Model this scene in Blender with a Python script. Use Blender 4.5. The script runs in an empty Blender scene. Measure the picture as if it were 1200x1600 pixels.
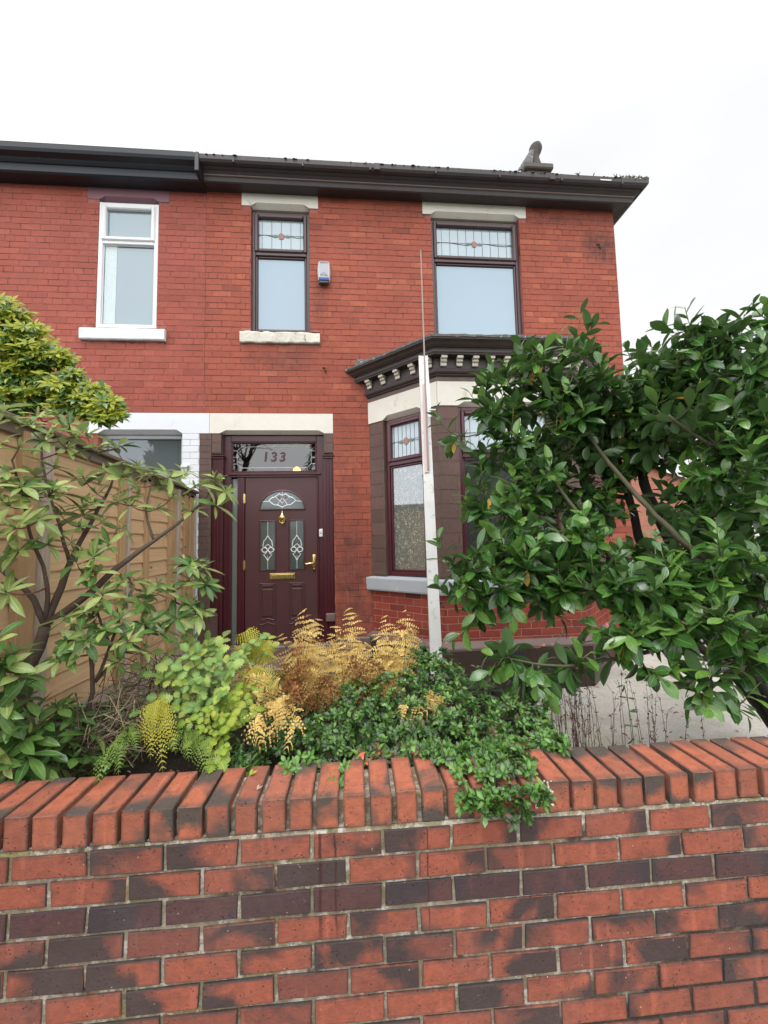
import bpy, math, random
from mathutils import Vector, Matrix, noise
random.seed(7)
R = random.random
U = random.uniform
scene = bpy.context.scene
COL = scene.collection
V = Vector
D = 4.85            # depth of the house front
# The camera sits at the world origin; pavement level is z=-1.75, driveway z=-1.55

# ------------------------------------------------------------------ helpers
def tag(o, label=None, cat=None, group=None, kind=None):
    if label: o['label'] = label
    if cat: o['category'] = cat
    if group: o['group'] = group
    if kind: o['kind'] = kind
    return o

def thing(name, label, cat, loc=(0, 0, 0), group=None):
    o = bpy.data.objects.new(name, None)
    o.empty_display_size = 0.2
    COL.objects.link(o)
    o.location = loc
    return tag(o, label, cat, group)

def root_loc(o):
    l = V((0, 0, 0))
    while o is not None:
        l += o.location
        o = o.parent
    return l

class MB:
    def __init__(s):
        s.v = []; s.f = []; s.uv = []; s.m = []; s.smooth = False
    def face(s, idx, uv=None, m=0):
        s.f.append(tuple(idx)); s.m.append(m)
        s.uv.append(uv if uv else [(0.5, 0.5)] * len(idx))
    def poly(s, pts, m=0, uv=None):
        b = len(s.v); s.v.extend([tuple(p) for p in pts])
        s.face(range(b, b + len(pts)), uv, m)
    def cbox(s, o, ax, ay, az, lo, hi, b=0.004, m=0):
        """bevelled box in the frame (o, ax, ay, az) between lo and hi; ax,ay,az right handed"""
        ax, ay, az, o = V(ax), V(ay), V(az), V(o)
        b = min(b, 0.45 * min(hi[0]-lo[0], hi[1]-lo[1], hi[2]-lo[2]))
        base = len(s.v)
        idx = {}
        for i in (0, 1):
            for j in (0, 1):
                for k in (0, 1):
                    c = [hi[0] if i else lo[0], hi[1] if j else lo[1], hi[2] if k else lo[2]]
                    sg = [-1 if i else 1, -1 if j else 1, -1 if k else 1]
                    for a in range(3):
                        q = list(c)
                        for t in range(3):
                            if t != a: q[t] += sg[t] * b
                        idx[(i, j, k, a)] = len(s.v)
                        s.v.append(tuple(o + ax*q[0] + ay*q[1] + az*q[2]))
        quv = [(0, 0), (1, 0), (1, 1), (0, 1)]
        def F(keys, uv=None):
            s.face([idx[k] for k in keys], uv, m)
        # faces
        F([(0,0,0,0),(0,0,1,0),(0,1,1,0),(0,1,0,0)], [(0,0),(0,1),(1,1),(1,0)])
        F([(1,0,0,0),(1,1,0,0),(1,1,1,0),(1,0,1,0)], [(0,0),(1,0),(1,1),(0,1)])
        F([(0,0,0,1),(1,0,0,1),(1,0,1,1),(0,0,1,1)], quv)
        F([(0,1,0,1),(0,1,1,1),(1,1,1,1),(1,1,0,1)], [(0,0),(0,1),(1,1),(1,0)])
        F([(0,0,0,2),(0,1,0,2),(1,1,0,2),(1,0,0,2)], [(0,0),(0,1),(1,1),(1,0)])
        F([(0,0,1,2),(1,0,1,2),(1,1,1,2),(0,1,1,2)], quv)
        if b > 1e-6:
            z2 = [(0, 0)] * 4
            # edges along z
            F([(0,0,0,0),(0,0,0,1),(0,0,1,1),(0,0,1,0)], z2)
            F([(1,0,0,1),(1,0,0,0),(1,0,1,0),(1,0,1,1)], z2)
            F([(1,1,0,0),(1,1,0,1),(1,1,1,1),(1,1,1,0)], z2)
            F([(0,1,0,1),(0,1,0,0),(0,1,1,0),(0,1,1,1)], z2)
            # edges along x
            F([(0,0,0,2),(1,0,0,2),(1,0,0,1),(0,0,0,1)], z2)
            F([(0,0,1,1),(1,0,1,1),(1,0,1,2),(0,0,1,2)], z2)
            F([(0,1,0,1),(1,1,0,1),(1,1,0,2),(0,1,0,2)], z2)
            F([(0,1,1,2),(1,1,1,2),(1,1,1,1),(0,1,1,1)], z2)
            # edges along y
            F([(0,0,0,2),(0,0,0,0),(0,1,0,0),(0,1,0,2)], z2)
            F([(0,0,1,0),(0,0,1,2),(0,1,1,2),(0,1,1,0)], z2)
            F([(1,0,0,0),(1,0,0,2),(1,1,0,2),(1,1,0,0)], z2)
            F([(1,0,1,2),(1,0,1,0),(1,1,1,0),(1,1,1,2)], z2)
            z3 = [(0, 0)] * 3
            for i in (0, 1):
                for j in (0, 1):
                    for k in (0, 1):
                        t = [(i,j,k,0),(i,j,k,1),(i,j,k,2)]
                        if (i + j + k) % 2: t.reverse()
                        F(t if (i+j+k) % 2 == 0 else t, z3)
    def box(s, lo, hi, b=0.003, m=0):
        s.cbox((0,0,0), (1,0,0), (0,1,0), (0,0,1), lo, hi, b, m)
    def tube(s, pts, radii, n=6, m=0, cap=True):
        pts = [V(p) for p in pts]
        if not hasattr(radii, '__len__'): radii = [radii]*len(pts)
        base = len(s.v)
        t0 = (pts[1]-pts[0]).normalized()
        nrm = t0.orthogonal().normalized()
        for i, p in enumerate(pts):
            t = (pts[min(i+1, len(pts)-1)] - pts[max(i-1, 0)])
            if t.length < 1e-9: t = t0
            t.normalize()
            nrm = (nrm - t*nrm.dot(t))
            if nrm.length < 1e-6: nrm = t.orthogonal()
            nrm.normalize()
            bn = t.cross(nrm)
            for k in range(n):
                a = 2*math.pi*k/n
                s.v.append(tuple(p + (nrm*math.cos(a) + bn*math.sin(a))*radii[i]))
        for i in range(len(pts)-1):
            for k in range(n):
                a, b_ = base+i*n+k, base+i*n+(k+1) % n
                s.face((a, b_, b_+n, a+n), None, m)
        if cap:
            s.face([base+(n-1-k) for k in range(n)], None, m)
            e = base+(len(pts)-1)*n
            s.face([e+k for k in range(n)], None, m)
    def leaf(s, base, d, nn, L, W, rows=6, fold=0.25, bend=0.2, m=0, prof=None, twist=0.0):
        d = d.normalized(); nn = (nn - d*nn.dot(d))
        if nn.length < 1e-5: nn = d.orthogonal()
        nn.normalize()
        sd = d.cross(nn)
        b0 = len(s.v)
        for i in range(rows+1):
            t = i/rows
            w = (prof(t) if prof else math.sin(math.pi*min(1, max(0, t))**1.05)**0.8)*W*0.5
            if i == 0 or i == rows: w = W*0.02
            c = base + d*(L*t*(1-0.12*bend*t)) - nn*(bend*L*t*t)
            tw = twist*t
            sn = sd*math.cos(tw) + nn*math.sin(tw)
            up = nn*math.cos(tw) - sd*math.sin(tw)
            s.v.append(tuple(c)); s.v.append(tuple(c + sn*w + up*(fold*w))); s.v.append(tuple(c - sn*w + up*(fold*w)))
        for i in range(rows):
            a = b0+3*i; t0 = i/rows; t1 = (i+1)/rows
            s.face((a, a+1, a+4, a+3), [(.5, t0), (1, t0), (1, t1), (.5, t1)], m)
            s.face((a, a+3, a+5, a+2), [(.5, t0), (.5, t1), (0, t1), (0, t0)], m)
    def build(s, name, mats, parent=None, smooth=False, kind=None):
        me = bpy.data.meshes.new(name)
        org = root_loc(parent) if parent is not None else V((0, 0, 0))
        ox, oy, oz = org
        me.from_pydata([(a-ox, b-oy, c-oz) for a, b, c in s.v], [], s.f)
        if not isinstance(mats, (list, tuple)): mats = [mats]
        for mt in mats: me.materials.append(mt)
        uvl = me.uv_layers.new(name='UVMap')
        flat = []
        for u in s.uv:
            for a in u: flat.extend(a)
        uvl.data.foreach_set('uv', flat)
        me.polygons.foreach_set('material_index', s.m)
        me.polygons.foreach_set('use_smooth', [bool(smooth)]*len(s.f))
        me.update()
        o = bpy.data.objects.new(name, me)
        COL.objects.link(o)
        if parent is not None: o.parent = parent
        if kind: o['kind'] = kind
        return o

class Frame:
    """a vertical plane: origin, unit direction u along it, outward normal n"""
    def __init__(s, o, u, flip=False):
        s.o = V((o[0], o[1], 0)); s.u = V((u[0], u[1], 0)).normalized()
        s.n = V((s.u.y, -s.u.x, 0))      # outward (towards the viewer for u=+X)
    def p(s, u, d, z): return s.o + s.u*u + s.n*d + V((0, 0, z))
    def box(s, mb, u0, u1, d0, d1, z0, z1, b=0.003, m=0):
        # axes: u, inward(-n), z is right handed
        mb.cbox(s.o, s.u, -s.n, (0, 0, 1), (u0, -d1, z0), (u1, -d0, z1), b, m)

FAC = Frame((0, D), (1, 0))

def sub_intervals(a, b, cuts):
    segs = [(a, b)]
    for c0, c1 in cuts:
        new = []
        for s0, s1 in segs:
            if c1 <= s0 or c0 >= s1: new.append((s0, s1)); continue
            if c0 > s0: new.append((s0, c0))
            if c1 < s1: new.append((c1, s1))
        segs = new
    return segs

def brick_face(mb, fr, u0, u1, z0, z1, d0, d1, b, jit, m=0):
    """one brick: back ring at d0, front face inset by b at d1"""
    j = lambda: U(-jit, jit)
    o = [(u0+j(), z0+j()), (u1+j(), z0+j()), (u1+j(), z1+j()), (u0+j(), z1+j())]
    i = [(o[0][0]+b, o[0][1]+b), (o[1][0]-b, o[1][1]+b), (o[2][0]-b, o[2][1]-b), (o[3][0]+b, o[3][1]-b)]
    dd = d1 + U(-jit, jit)
    base = len(mb.v)
    for q in o: mb.v.append(tuple(fr.p(q[0], d0, q[1])))
    for q in o: mb.v.append(tuple(fr.p(q[0], dd-b*0.8, q[1])))
    for q in i: mb.v.append(tuple(fr.p(q[0], dd, q[1])))
    mb.face((base+8, base+9, base+10, base+11), [(0.06, .06), (.94, .06), (.94, .94), (.06, .94)], m)
    for k in range(4):
        k2 = (k+1) % 4
        mb.face((base+4+k, base+4+k2, base+8+k2, base+8+k), [(0, 0)]*4, m)
        mb.face((base+k, base+k2, base+4+k2, base+4+k), [(0, 0)]*4, m)

def brick_wall(mb, mo, fr, u0, u1, z0, z1, openings=(), L=0.225, H=0.0775, jt=0.008, d=0.006, b=0.002, jit=0.0008,
               phase=0.0, header_every=0, matf=None, rowmat=None, mortar_d=0.0, H1=None):
    """openings: (u0,u1,z0,z1). top course starts at z1"""
    nrow = int(math.ceil((z1-z0)/H - 1e-6))
    for r in range(nrow):
        zt = z1 - r*H; zb = zt - H + jt
        if zb < z0: zb = z0
        if zt - zb < 0.02: continue
        zc = (zt+zb)/2
        cuts = [(o[0], o[1]) for o in openings if o[2]-0.02 < zc < o[3]+0.02]
        header = header_every and (r % header_every == header_every-1)
        pitch = L/2 if header else L
        off = phase + (0.5*L if r % 2 else 0) + (0.25*L if header else 0)
        k0 = math.floor((u0-off)/pitch)-1
        a = off + k0*pitch
        while a < u1:
            bb = a + pitch
            s0, s1 = max(a, u0), min(bb - jt, u1)
            if s1 - s0 > 0.015:
                for q0, q1 in sub_intervals(s0, s1, cuts):
                    if q1-q0 > 0.012:
                        brick_face(mb, fr, q0, q1, zb, zt, mortar_d-0.004, mortar_d+d, b, jit, rowmat(r) if rowmat else 0)
            a = bb
    # mortar backing with holes
    us = sorted(set([u0, u1] + [min(max(o[i], u0), u1) for o in openings for i in (0, 1)]))
    zs = sorted(set([z0, z1] + [min(max(o[i], z0), z1) for o in openings for i in (2, 3)]))
    for i in range(len(us)-1):
        for k in range(len(zs)-1):
            cu, cz = (us[i]+us[i+1])/2, (zs[k]+zs[k+1])/2
            if any(o[0] < cu < o[1] and o[2] < cz < o[3] for o in openings): continue
            mo.poly([fr.p(us[i], mortar_d, zs[k]), fr.p(us[i+1], mortar_d, zs[k]), fr.p(us[i+1], mortar_d, zs[k+1]), fr.p(us[i], mortar_d, zs[k+1])])

def sweep(mb, path, prof, m=0, closed=False, cap=True):
    """sweep profile [(offset outward, z)...] along a plan path with mitred corners (outward = right side)"""
    path = [V((p[0], p[1], 0)) for p in path]
    n = len(path); rings = []
    for i, p in enumerate(path):
        if i == 0: d0 = d1 = (path[1]-path[0]).normalized()
        elif i == n-1: d0 = d1 = (path[-1]-path[-2]).normalized()
        else: d0 = (path[i]-path[i-1]).normalized(); d1 = (path[i+1]-path[i]).normalized()
        n0 = V((d0.y, -d0.x, 0)); n1 = V((d1.y, -d1.x, 0))
        mt = (n0+n1); mt = mt/(1+n0.dot(n1))
        rings.append([p + mt*o + V((0, 0, z)) for o, z in prof])
    base = len(mb.v); k = len(prof)
    # flat shading: separate verts per band not needed
    for r in rings:
        for q in r: mb.v.append(tuple(q))
    for i in range(n-1):
        for j in range(k-1 if not closed else k):
            j2 = (j+1) % k
            a = base+i*k+j; b_ = base+(i+1)*k+j; c = base+(i+1)*k+j2; d_ = base+i*k+j2
            mb.face((a, b_, c, d_), [(0, j/k), (1, j/k), (1, (j+1)/k), (0, (j+1)/k)], m)
    if cap and closed:
        mb.face([base+j for j in range(k)][::1], None, m)
        mb.face([base+(n-1)*k+j for j in range(k)][::-1], None, m)

# ------------------------------------------------------------------ materials
MATS = {}
def newmat(name):
    m = bpy.data.materials.new(name); m.use_nodes = True
    nt = m.node_tree
    bs = nt.nodes['Principled BSDF']
    return m, nt, bs
def N(nt, t, **kw):
    n = nt.nodes.new(t)
    for k, v in kw.items():
        if k.startswith('i_'): n.inputs[k[2:]].default_value = v
        else: setattr(n, k, v)
    return n
def ln(nt, a, b): nt.links.new(a, b)
def noise_n(nt, scale, detail=4, rough=0.55, vec=None, dist=0.0):
    n = N(nt, 'ShaderNodeTexNoise'); n.inputs['Scale'].default_value = scale; n.inputs['Detail'].default_value = detail
    n.inputs['Roughness'].default_value = rough; n.inputs['Distortion'].default_value = dist
    if vec is not None: ln(nt, vec, n.inputs['Vector'])
    return n
def ramp(nt, fac, stops, interp='LINEAR'):
    r = N(nt, 'ShaderNodeValToRGB'); r.color_ramp.interpolation = interp
    e = r.color_ramp.elements
    while len(e) > 1: e.remove(e[-1])
    e[0].position = stops[0][0]; e[0].color = (*stops[0][1], 1) if len(stops[0][1]) == 3 else stops[0][1]
    for pos, c in stops[1:]:
        q = e.new(pos); q.color = (*c, 1) if len(c) == 3 else c
    if fac is not None: ln(nt, fac, r.inputs['Fac'])
    return r
def mix(nt, fac, a, b, mode='MIX'):
    m = N(nt, 'ShaderNodeMix', data_type='RGBA', blend_type=mode)
    for sock, val in ((m.inputs[0], fac), (m.inputs[6], a), (m.inputs[7], b)):
        if hasattr(val, 'is_linked') or isinstance(val, bpy.types.NodeSocket): ln(nt, val, sock)
        elif isinstance(val, (int, float)): sock.default_value = val
        else: sock.default_value = (*val, 1) if len(val) == 3 else val
    return m.outputs[2]
def math_n(nt, op, a, b=None, c=None, clamp=False):
    m = N(nt, 'ShaderNodeMath', operation=op); m.use_clamp = clamp
    for i, v in enumerate((a, b, c)):
        if v is None: continue
        if isinstance(v, bpy.types.NodeSocket): ln(nt, v, m.inputs[i])
        else: m.inputs[i].default_value = v
    return m.outputs[0]
def maprange(nt, v, a, b, c, d):
    m = N(nt, 'ShaderNodeMapRange'); ln(nt, v, m.inputs[0])
    for i, q in enumerate((a, b, c, d)): m.inputs[i+1].default_value = q
    return m.outputs[0]
def bump(nt, bs, h, strength=0.3, dist=0.01):
    b = N(nt, 'ShaderNodeBump'); b.inputs['Strength'].default_value = strength; b.inputs['Distance'].default_value = dist
    ln(nt, h, b.inputs['Height']); ln(nt, b.outputs[0], bs.inputs['Normal'])
    return b
def objco(nt):
    return N(nt, 'ShaderNodeTexCoord').outputs['Object']
def island(nt):
    return N(nt, 'ShaderNodeNewGeometry').outputs['Random Per Island']

def rough_mat(name, col, col2=None, scale=8, rough=0.7, bmp=0.25, bdist=0.004, bscale=60, spec=0.4, detail=6, dirt=None, dscale=3, dlo=0.55, dhi=0.75, rough2=None):
    m, nt, bs = newmat(name)
    co = objco(nt)
    n1 = noise_n(nt, scale, detail, 0.6, co)
    c = mix(nt, n1.outputs[0], col, col2 or tuple(x*0.7 for x in col))
    if dirt:
        n2 = noise_n(nt, dscale, 8, 0.7, co)
        f = maprange(nt, n2.outputs[0], dlo, dhi, 0, 1)
        c = mix(nt, f, c, dirt)
    ln(nt, c, bs.inputs['Base Color'])
    bs.inputs['Roughness'].default_value = rough
    bs.inputs['Specular IOR Level'].default_value = spec
    n3 = noise_n(nt, bscale, 6, 0.65, co)
    bump(nt, bs, n3.outputs[0], bmp, bdist)
    if rough2 is not None:
        ln(nt, maprange(nt, n1.outputs[0], .3, .7, rough, rough2), bs.inputs['Roughness'])
    return m

def painted_brick(name, base, dark, light, varr=0.35, edge=0.35, veins=True, rough=0.75, stains=()):
    m, nt, bs = newmat(name)
    co = objco(nt); isl = island(nt)
    r = ramp(nt, isl, [(0, dark), (0.035, tuple(0.5*(a+b) for a, b in zip(base, dark))), (0.16, tuple(x*.92 for x in base)), (0.5, base), (0.85, base), (1, light)])
    n1 = noise_n(nt, 1.1, 6, 0.6, co)
    c = mix(nt, maprange(nt, n1.outputs[0], .35, .68, 0, .55), r.outputs[0], tuple(x*0.62 for x in base))
    n2 = noise_n(nt, 22, 8, 0.7, co)
    c = mix(nt, maprange(nt, n2.outputs[0], .45, .75, 0, .5), c, tuple(x*0.55 for x in base))
    # faint worn light specks
    n4 = noise_n(nt, 70, 3, 0.6, co)
    c = mix(nt, maprange(nt, n4.outputs[0], .66, .74, 0, .35), c, (0.5, 0.22, 0.17))
    # brick edges a little darker
    uv = N(nt, 'ShaderNodeTexCoord').outputs['UV']
    sx = N(nt, 'ShaderNodeSeparateXYZ'); ln(nt, uv, sx.inputs[0])
    au = math_n(nt, 'ABSOLUTE', math_n(nt, 'SUBTRACT', sx.outputs[0], .5)); av = math_n(nt, 'ABSOLUTE', math_n(nt, 'SUBTRACT', sx.outputs[1], .5))
    ed = math_n(nt, 'MAXIMUM', maprange(nt, au, .42, .5, 0, 1), maprange(nt, av, .34, .5, 0, 1))
    ed2 = math_n(nt, 'MULTIPLY', ed, maprange(nt, n2.outputs[0], .35, .6, 0, edge*2))
    c = mix(nt, math_n(nt, 'MULTIPLY', ed2, 1.0, None, True), c, tuple(x*0.5 for x in base))
    # little chips and dark marks
    nc = noise_n(nt, 38, 2, .5, co); nc2 = noise_n(nt, 5, 3, .6, co)
    c = mix(nt, math_n(nt, 'MULTIPLY', maprange(nt, nc.outputs[0], .68, .72, 0, .8), maprange(nt, nc2.outputs[0], .5, .6, 0, 1)), c, tuple(x*.3 for x in base))
    # vertical run-down streaks
    mp = N(nt, 'ShaderNodeMapping'); mp.inputs['Scale'].default_value = (9, 9, .7); ln(nt, co, mp.inputs[0])
    n5 = noise_n(nt, 1, 5, .6, mp.outputs[0])
    c = mix(nt, maprange(nt, n5.outputs[0], .55, .75, 0, .3), c, tuple(x*0.45 for x in base))
    if stains:
        so_ = N(nt, 'ShaderNodeSeparateXYZ'); ln(nt, co, so_.inputs[0]); ns_ = noise_n(nt, 7, 6, .7, mp.outputs[0]); ns2 = noise_n(nt, 9, 5, .7, co)
        for (x, z, rx, rz, st_) in stains:
            dx = math_n(nt, 'POWER', math_n(nt, 'ABSOLUTE', math_n(nt, 'DIVIDE', math_n(nt, 'SUBTRACT', so_.outputs[0], x-1), rx)), 3.0)
            dz = math_n(nt, 'POWER', math_n(nt, 'ABSOLUTE', math_n(nt, 'DIVIDE', math_n(nt, 'SUBTRACT', so_.outputs[2], z+1.62), rz)), 2.0)
            fz = maprange(nt, math_n(nt, 'ADD', dx, dz), 0, 1, 1, 0)
            fz = math_n(nt, 'MULTIPLY', fz, maprange(nt, math_n(nt, 'ADD', ns_.outputs[0], ns2.outputs[0]), .75, 1.15, 0, st_))
            c = mix(nt, math_n(nt, 'MULTIPLY', fz, 1.0, None, True), c, (0.07, 0.035, 0.033))
    ln(nt, c, bs.inputs['Base Color'])
    bs.inputs['Roughness'].default_value = rough
    bs.inputs['Specular IOR Level'].default_value = 0.25
    n3 = noise_n(nt, 45, 8, 0.7, co)
    bump(nt, bs, n3.outputs[0], 0.5, 0.004)
    return m

def stock_brick(name, red, red2, dark, darkness=0.5, rough=0.8, axis=0):
    """garden wall bricks: red body with smoky dark flashes that differ from brick to brick"""
    m, nt, bs = newmat(name)
    co = objco(nt); isl = island(nt)
    off = N(nt, 'ShaderNodeCombineXYZ'); ln(nt, math_n(nt, 'MULTIPLY', isl, 371.3), off.inputs[0]); ln(nt, math_n(nt, 'MULTIPLY', isl, 173.1), off.inputs[2])
    ad = N(nt, 'ShaderNodeVectorMath', operation='ADD'); ln(nt, co, ad.inputs[0]); ln(nt, off.outputs[0], ad.inputs[1])
    mp = N(nt, 'ShaderNodeMapping'); mp.inputs['Scale'].default_value = (4.2, 4.2, 4.5); ln(nt, ad.outputs[0], mp.inputs[0])
    n1 = noise_n(nt, 1, 7, 0.5, mp.outputs[0], 0.5)
    uv0 = N(nt, 'ShaderNodeTexCoord').outputs['UV']; sx0 = N(nt, 'ShaderNodeSeparateXYZ'); ln(nt, uv0, sx0.inputs[0])
    sgn = math_n(nt, 'SUBTRACT', math_n(nt, 'MULTIPLY', math_n(nt, 'GREATER_THAN', math_n(nt, 'FRACT', math_n(nt, 'MULTIPLY', isl, 17.31)), .5), 2.0), 1.0)
    strg = math_n(nt, 'FRACT', math_n(nt, 'MULTIPLY', isl, 41.77))
    endw = math_n(nt, 'MULTIPLY', math_n(nt, 'MULTIPLY', math_n(nt, 'SUBTRACT', sx0.outputs[axis], .5), sgn), maprange(nt, strg, 0, 1, .05, .42))
    wv_ = math_n(nt, 'ADD', math_n(nt, 'ADD', n1.outputs[0], endw), maprange(nt, math_n(nt, 'FRACT', math_n(nt, 'MULTIPLY', isl, 7.77)), 0, 1, -.10, .06))
    f = maprange(nt, wv_, 0.60-darkness*0.2, 0.72-darkness*0.2, 0, .95)
    rr = ramp(nt, isl, [(0, red2), (0.35, red), (0.7, red), (1, tuple(0.5*(a+b) for a, b in zip(red, red2)))])
    n2 = noise_n(nt, 30, 8, .7, co)
    c = mix(nt, maprange(nt, n2.outputs[0], .4, .7, 0, .6), rr.outputs[0], tuple(x*0.6 for x in red2))
    # bright abrasion bands
    mp2 = N(nt, 'ShaderNodeMapping'); mp2.inputs['Scale'].default_value = (24, 2, 3); ln(nt, ad.outputs[0], mp2.inputs[0])
    n6 = noise_n(nt, 1, 2, .5, mp2.outputs[0])
    c = mix(nt, maprange(nt, n6.outputs[0], .62, .7, 0, .55), c, (red[0]*1.25, red[1]*1.3, red[2]*1.3))
    c = mix(nt, f, c, dark)
    uv = N(nt, 'ShaderNodeTexCoord').outputs['UV']
    sx = N(nt, 'ShaderNodeSeparateXYZ'); ln(nt, uv, sx.inputs[0])
    au = math_n(nt, 'ABSOLUTE', math_n(nt, 'SUBTRACT', sx.outputs[0], .5)); av = math_n(nt, 'ABSOLUTE', math_n(nt, 'SUBTRACT', sx.outputs[1], .5))
    ed = math_n(nt, 'MAXIMUM', maprange(nt, au, .40, .5, 0, 1), maprange(nt, av, .36, .5, 0, 1))
    n7 = noise_n(nt, 40, 4, .6, co)
    ed = math_n(nt, 'MULTIPLY', ed, maprange(nt, n7.outputs[0], .3, .6, .3, 1.0))
    c = mix(nt, math_n(nt, 'MULTIPLY', ed, .75), c, tuple(x*0.9 for x in dark))
    # pits and pale specks
    vo = N(nt, 'ShaderNodeTexVoronoi'); vo.inputs['Scale'].default_value = 75; ln(nt, co, vo.inputs['Vector'])
    pit = maprange(nt, vo.outputs['Distance'], 0.10, 0.2, 1, 0)
    n8 = noise_n(nt, 18, 2, .5, co)
    pit = math_n(nt, 'MULTIPLY', pit, maprange(nt, n8.outputs[0], .5, .56, 0, 1))
    c = mix(nt, math_n(nt, 'MULTIPLY', pit, .8), c, (0.03, 0.02, 0.018))
    vo2 = N(nt, 'ShaderNodeTexVoronoi'); vo2.inputs['Scale'].default_value = 48; ln(nt, ad.outputs[0], vo2.inputs['Vector'])
    sp = maprange(nt, vo2.outputs['Distance'], .06, .11, 1, 0)
    sp = math_n(nt, 'MULTIPLY', sp, maprange(nt, n7.outputs[0], .56, .6, 0, 1))
    c = mix(nt, sp, c, (0.5, 0.42, 0.34))
    # grey bloom from rain wash
    n9 = noise_n(nt, 2.3, 6, .7, co)
    c = mix(nt, maprange(nt, n9.outputs[0], .5, .75, 0, .3), c, (0.16, 0.12, 0.11))
    # two damp runs below the coping
    sxo = N(nt, 'ShaderNodeSeparateXYZ'); ln(nt, co, sxo.inputs[0])
    wv = math_n(nt, 'ADD', sxo.outputs[0], math_n(nt, 'MULTIPLY', math_n(nt, 'SUBTRACT', noise_n(nt, 6, 3, .5, co).outputs[0], .5), .02))
    for xx, ww in ((-0.118, .0045), (-0.068, .003), (0.235, .002)):
        st = maprange(nt, math_n(nt, 'ABSOLUTE', math_n(nt, 'SUBTRACT', wv, xx)), ww*.6, ww*1.6, 1, 0)
        zz = maprange(nt, sxo.outputs[2], .43, .55, 0, .85)
        zt = maprange(nt, sxo.outputs[2], .795, .80, 1, 0)
        c = mix(nt, math_n(nt, 'MULTIPLY', math_n(nt, 'MULTIPLY', st, zz), zt), c, (0.05, 0.018, 0.014))
    ln(nt, c, bs.inputs['Base Color'])
    bs.inputs['Roughness'].default_value = rough
    bs.inputs['Specular IOR Level'].default_value = 0.3
    n3 = noise_n(nt, 90, 8, 0.7, co)
    h = math_n(nt, 'ADD', math_n(nt, 'SUBTRACT', n3.outputs[0], math_n(nt, 'MULTIPLY', pit, 1.5)), math_n(nt, 'MULTIPLY', n2.outputs[0], 1.2))
    bump(nt, bs, h, 0.85, 0.004)
    ln(nt, maprange(nt, n2.outputs[0], .35, .65, rough+.1, rough-.18), bs.inputs['Roughness'])
    return m

def leaf_mat(name, cols, rough=0.35, vein=(0.25, 0.4, 0.1), veinw=0.05, back=None, trans=0.15, spec=0.5, blotch=None, sidevein=0.25, bmp=0.3):
    m, nt, bs = newmat(name)
    geo = N(nt, 'ShaderNodeNewGeometry')
    st = [(i/(max(1, len(cols)-1)), c) for i, c in enumerate(cols)]
    r = ramp(nt, geo.outputs['Random Per Island'], st)
    uv = N(nt, 'ShaderNodeTexCoord').outputs['UV']
    sx = N(nt, 'ShaderNodeSeparateXYZ'); ln(nt, uv, sx.inputs[0])
    au = math_n(nt, 'ABSOLUTE', math_n(nt, 'SUBTRACT', sx.outputs[0], .5))
    mid = maprange(nt, au, veinw*.5, veinw, .8, 0)
    co = objco(nt)
    n1 = noise_n(nt, 25, 4, .6, co)
    c = mix(nt, maprange(nt, n1.outputs[0], .35, .7, 0, .5), r.outputs[0], tuple(x*0.6 for x in cols[0]))
    # side veins
    wv = math_n(nt, 'SINE', math_n(nt, 'MULTIPLY', math_n(nt, 'SUBTRACT', sx.outputs[1], math_n(nt, 'MULTIPLY', au, .35)), 75))
    sv = math_n(nt, 'MULTIPLY', maprange(nt, wv, .8, 1.0, 0, 1), sidevein)
    c = mix(nt, sv, c, vein)
    c = mix(nt, mid, c, vein)
    if blotch:
        n2 = noise_n(nt, 60, 3, .6, co)
        c = mix(nt, maprange(nt, n2.outputs[0], .62, .7, 0, .8), c, blotch)
    if back:
        c = mix(nt, geo.outputs['Backfacing'], c, back)
    ln(nt, c, bs.inputs['Base Color'])
    bs.inputs['Roughness'].default_value = rough
    bs.inputs['Specular IOR Level'].default_value = spec
    b = bump(nt, bs, math_n(nt, 'ADD', math_n(nt, 'MULTIPLY', wv, .25), math_n(nt, 'MULTIPLY', mid, -1.0)), bmp, 0.002)
    if trans:
        tr = N(nt, 'ShaderNodeBsdfTranslucent'); ln(nt, mix(nt, 0.5, c, tuple(min(1, x*1.6) for x in cols[-1])), tr.inputs[0])
        ms = N(nt, 'ShaderNodeMixShader'); ms.inputs[0].default_value = trans
        out = nt.nodes['Material Output']
        ln(nt, bs.outputs[0], ms.inputs[1]); ln(nt, tr.outputs[0], ms.inputs[2]); ln(nt, ms.outputs[0], out.inputs[0])
    return m

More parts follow.
